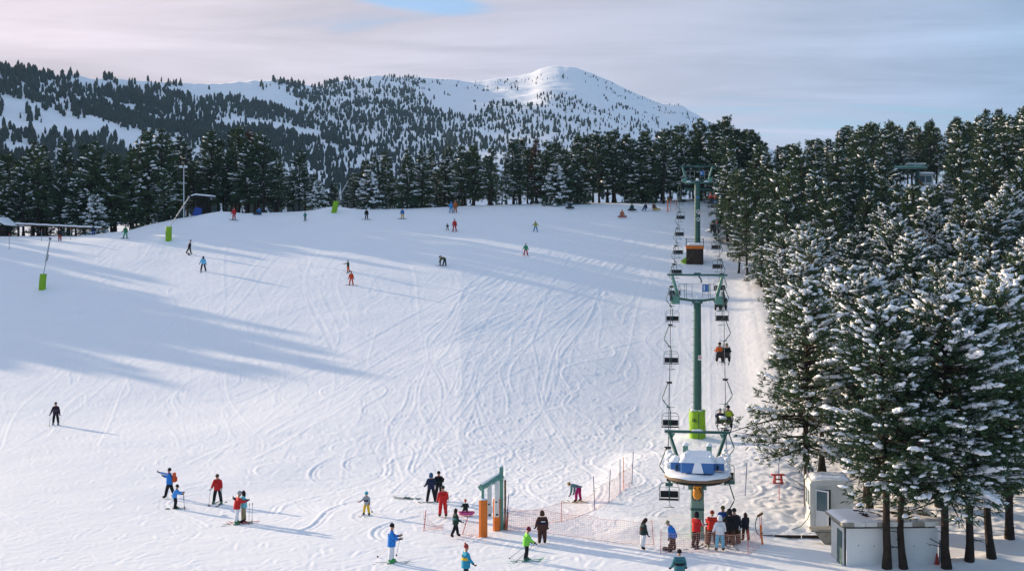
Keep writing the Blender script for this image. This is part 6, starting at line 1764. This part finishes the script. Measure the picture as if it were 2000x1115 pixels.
# skiers and boarders spread over the slope
GS = 'skiers and boarders on the slope'
o, HP, p, k = person(109, 830, 44, 178, 'skier in black and dark purple with two poles alone on the left of the flat', PURP, BLK, hat=(.10, .08, .06), arms=((10, 18, 8), (10, 18, 8)), legs=((3, 7, 6), (2, 8, 8)), skis=WHT, boots=GREYC, band=(.06, .07, .06), group=GS)
both_poles(HP, p, 'skier in black and purple', back=(-.05, -.1))
for a in [
 (370, 497, 29, -70, 'snowboarder in black top and olive trousers stepping right', BLK, (.07, .08, .03), dict(hat=BLK, lean=10, legs=((-24, 6, 8), (14, 6, 4)), board=BLK, arms=((2, 8, 10), (4, 8, 10)))),
 (397, 530, 30, 10, 'skier in light blue jacket and black trousers at the edge of the shade', LBLUE, BLK, dict(hair=HAIRB, legs=((0, 11, 4), (0, 11, 4)), skis=BLK, arms=((6, 22, 20), (6, 10, 14)))),
 (680, 532, 21, 75, 'boarder in dark jacket and orange trousers with an arm held out', DGRN, (.58, .09, .02), dict(hat=(.08, .10, .06), board=GREYC, arms=((60, 16, 20), (20, 10, 20)), legs=((4, 8, 12), (-4, 8, 12)), height=1.5)),
 (686, 557, 27, 170, 'snowboarder all in orange-red crossing the slope', (.60, .07, .025), (.60, .08, .02), dict(hat=(.12, .03, .03), board=GREYC, legs=((4, 9, 14), (0, 9, 10)), arms=((4, 16, 10), (4, 16, 10)))),
 (869, 520, 24, 84, 'adult in olive jacket bending over the child on the open slope', OLV, BLK, dict(hat=BRN, lean=74, head=-12, arms=((60, 8, 10), (55, 8, 20)), legs=((20, 5, 10), (-6, 5, 4)), height=1.78, hem=0)),
 (860, 519, 18, -80, 'small dark-clad child held by the bending adult', BLK, BLK, dict(hat=BLK, child=True, lean=10, arms=((50, 10, 20), (50, 10, 20)), skis=GREYC, height=1.25)),
 (1027, 499, 21, 10, 'skier in green top and dark red trousers in the middle of the slope', GRN, (.42, .03, .03), dict(hat=(.06, .05, .03), legs=((4, 12, 10), (4, 12, 8)), skis=RED, arms=((6, 26, 20), (6, 20, 20)), height=1.6)),
 (1046, 452, 20, 178, 'skier in yellow-green top and blue trousers high on the slope', (.30, .34, .05), (.03, .16, .36), dict(hat=(.12, .14, .03), legs=((4, 14, 10), (4, 14, 10)), skis=BLUE, arms=((14, 30, 40), (14, 30, 40)))),
 (888, 452, 24, 170, 'skier in a red suit beside the little dark-clad child', (.50, .03, .03), (.42, .025, .03), dict(hat=(.20, .03, .03), legs=((4, 8, 8), (6, 10, 8)), arms=((6, 14, 14), (6, 14, 14)), skis=RED)),
 (874, 450, 13, 178, 'little child in dark green beside the skier in red', DGRN, (.05, .06, .02), dict(hat=BLK, child=True, arms=((16, 20, 20), (16, 20, 20)), legs=((4, 10, 8), (4, 10, 8)))),
 (881, 416, 22, 176, 'person all in light blue at the crest, left of the one in orange', (.05, .26, .55), (.05, .24, .50), dict(hat=BLUE, legs=((6, 7, 4), (-4, 7, 4)))),
 (889, 416, 24, 176, 'person all in orange-brown at the crest, right of the one in light blue', (.42, .11, .03), (.36, .09, .02), dict(hat=(.30, .12, .06), legs=((2, 5, 4), (0, 5, 4)), girth=1.1)),
 (786, 428, 21, 168, 'person in blue jacket and yellow trousers on the crest', (.03, .16, .42), (.62, .34, .02), dict(hat=(.20, .06, .05), board=BRN, legs=((2, 6, 4), (0, 6, 4)))),
 (716, 429, 21, 180, 'person all in black standing on the crest before the trees', BLK, BLK, dict(hat=BLK, board=BLK, legs=((2, 6, 4), (0, 6, 4)))),
 (596, 431, 16, 170, 'small figure in teal jacket and dark trousers below the crest', (.02, .22, .17), BLK, dict(hat=BLK, child=True, skis=BLK, arms=((10, 20, 20), (10, 20, 20)), height=1.3)),
 (457, 430, 26, 175, 'tall person in a red suit on the crest left of centre', RED, (.46, .025, .02), dict(hat=(.20, .03, .02), board=BLK, legs=((2, 4, 2), (0, 4, 2)))),
 (245, 466, 25, 165, 'skier in green suit with arms out left of the long snow gun', (.03, .16, .07), (.03, .30, .17), dict(hat=(.12, .12, .05), board=BLK, arms=((12, 26, 20), (12, 16, 30)), legs=((6, 13, 8), (4, 12, 8)))),
 (182, 460, 20, 178, 'figure in dark blue trousers at the end of the pipe rail', NAVY, (.03, .08, .30), dict(hat=NAVY)),
 (117, 471, 25, 172, 'skier in black top and dark red trousers by the pipe rail', BLK, (.32, .03, .03), dict(hat=DGRN, legs=((2, 4, 4), (0, 4, 4))))]:
    px, by, hpx, yaw, lab, jk, pn, kw = a
    kw.setdefault('group', GS)
    person(px, by, hpx, yaw, lab, jk, pn, **kw)
SIT = dict(seat=True, arms=((20, 16, 20), (20, 16, 20)), legs=((76, 12, 24), (76, 12, 24)), height=1.75)
for px, by, yaw, lab, jk, pn, kw in [
 (506, 420, 175, 'person in blue jacket sitting on the crest before the trees', (.03, .16, .44), NAVY, dict(hat=BRN, board=NAVY)),
 (1215, 425, 178, 'snowboarder in orange-brown sitting with board on the upper slope', (.50, .16, .06), (.40, .12, .05), dict(hat=(.40, .16, .06), board=(.30, .07, .05), lean=-4)),
 (1113, 408, 178, 'dark-clad snowboarder sitting on the crest with board across', (.05, .08, .09), BLK, dict(hat=DGRN, board=BLK, lean=14)),
 (1234, 412, 178, 'snowboarder in teal sitting on the crest with dark board', (.02, .14, .13), BLK, dict(hat=DGRN, board=BLK, lean=26)),
 (1261, 412, 150, 'person in navy sitting on the crest, left of a pair', NAVY, (.05, .16, .34), dict(hat=BRN)),
 (1277, 411, -160, 'person in brown sitting on the crest, right of a pair, beside a yellow board', (.14, .06, .04), BRN, dict(hat=BRN, board=(.55, .36, .12)))]:
    d = dict(SIT); d.update(kw); person(px, by, 22, yaw, lab, jk, pn, group='people sitting on the crest', **d)
person(1168, 394, 15, 180, 'small dark figure in front of the trees left of the upright lime pad', BLK, BLK, hat=BLK, height=1.4, group=GS)
person(1388, 398, 20, 176, 'person in red standing by the top of the lift, behind the chair', RED, NAVY, hat=RED, group=GS)

# ------------------------------------------------------------------ air between here and the mountain
hz = bpy.data.materials.new('haze_air'); hz.use_nodes = True
t = hz.node_tree; t.nodes.clear()
vo = t.nodes.new('ShaderNodeOutputMaterial'); pv = t.nodes.new('ShaderNodeVolumePrincipled')
pv.inputs['Color'].default_value = (.42, .70, 1.0, 1); pv.inputs['Density'].default_value = 0.7e-4; pv.inputs['Anisotropy'].default_value = 0.0
t.links.new(pv.outputs[0], vo.inputs['Volume'])
hb = MB().box((0, 1500, 190), (9000, 3300, 520)).build('haze', hz)
tag(hb, 'thin bluish air between the piste and the mountain', 'haze', kind='stuff')
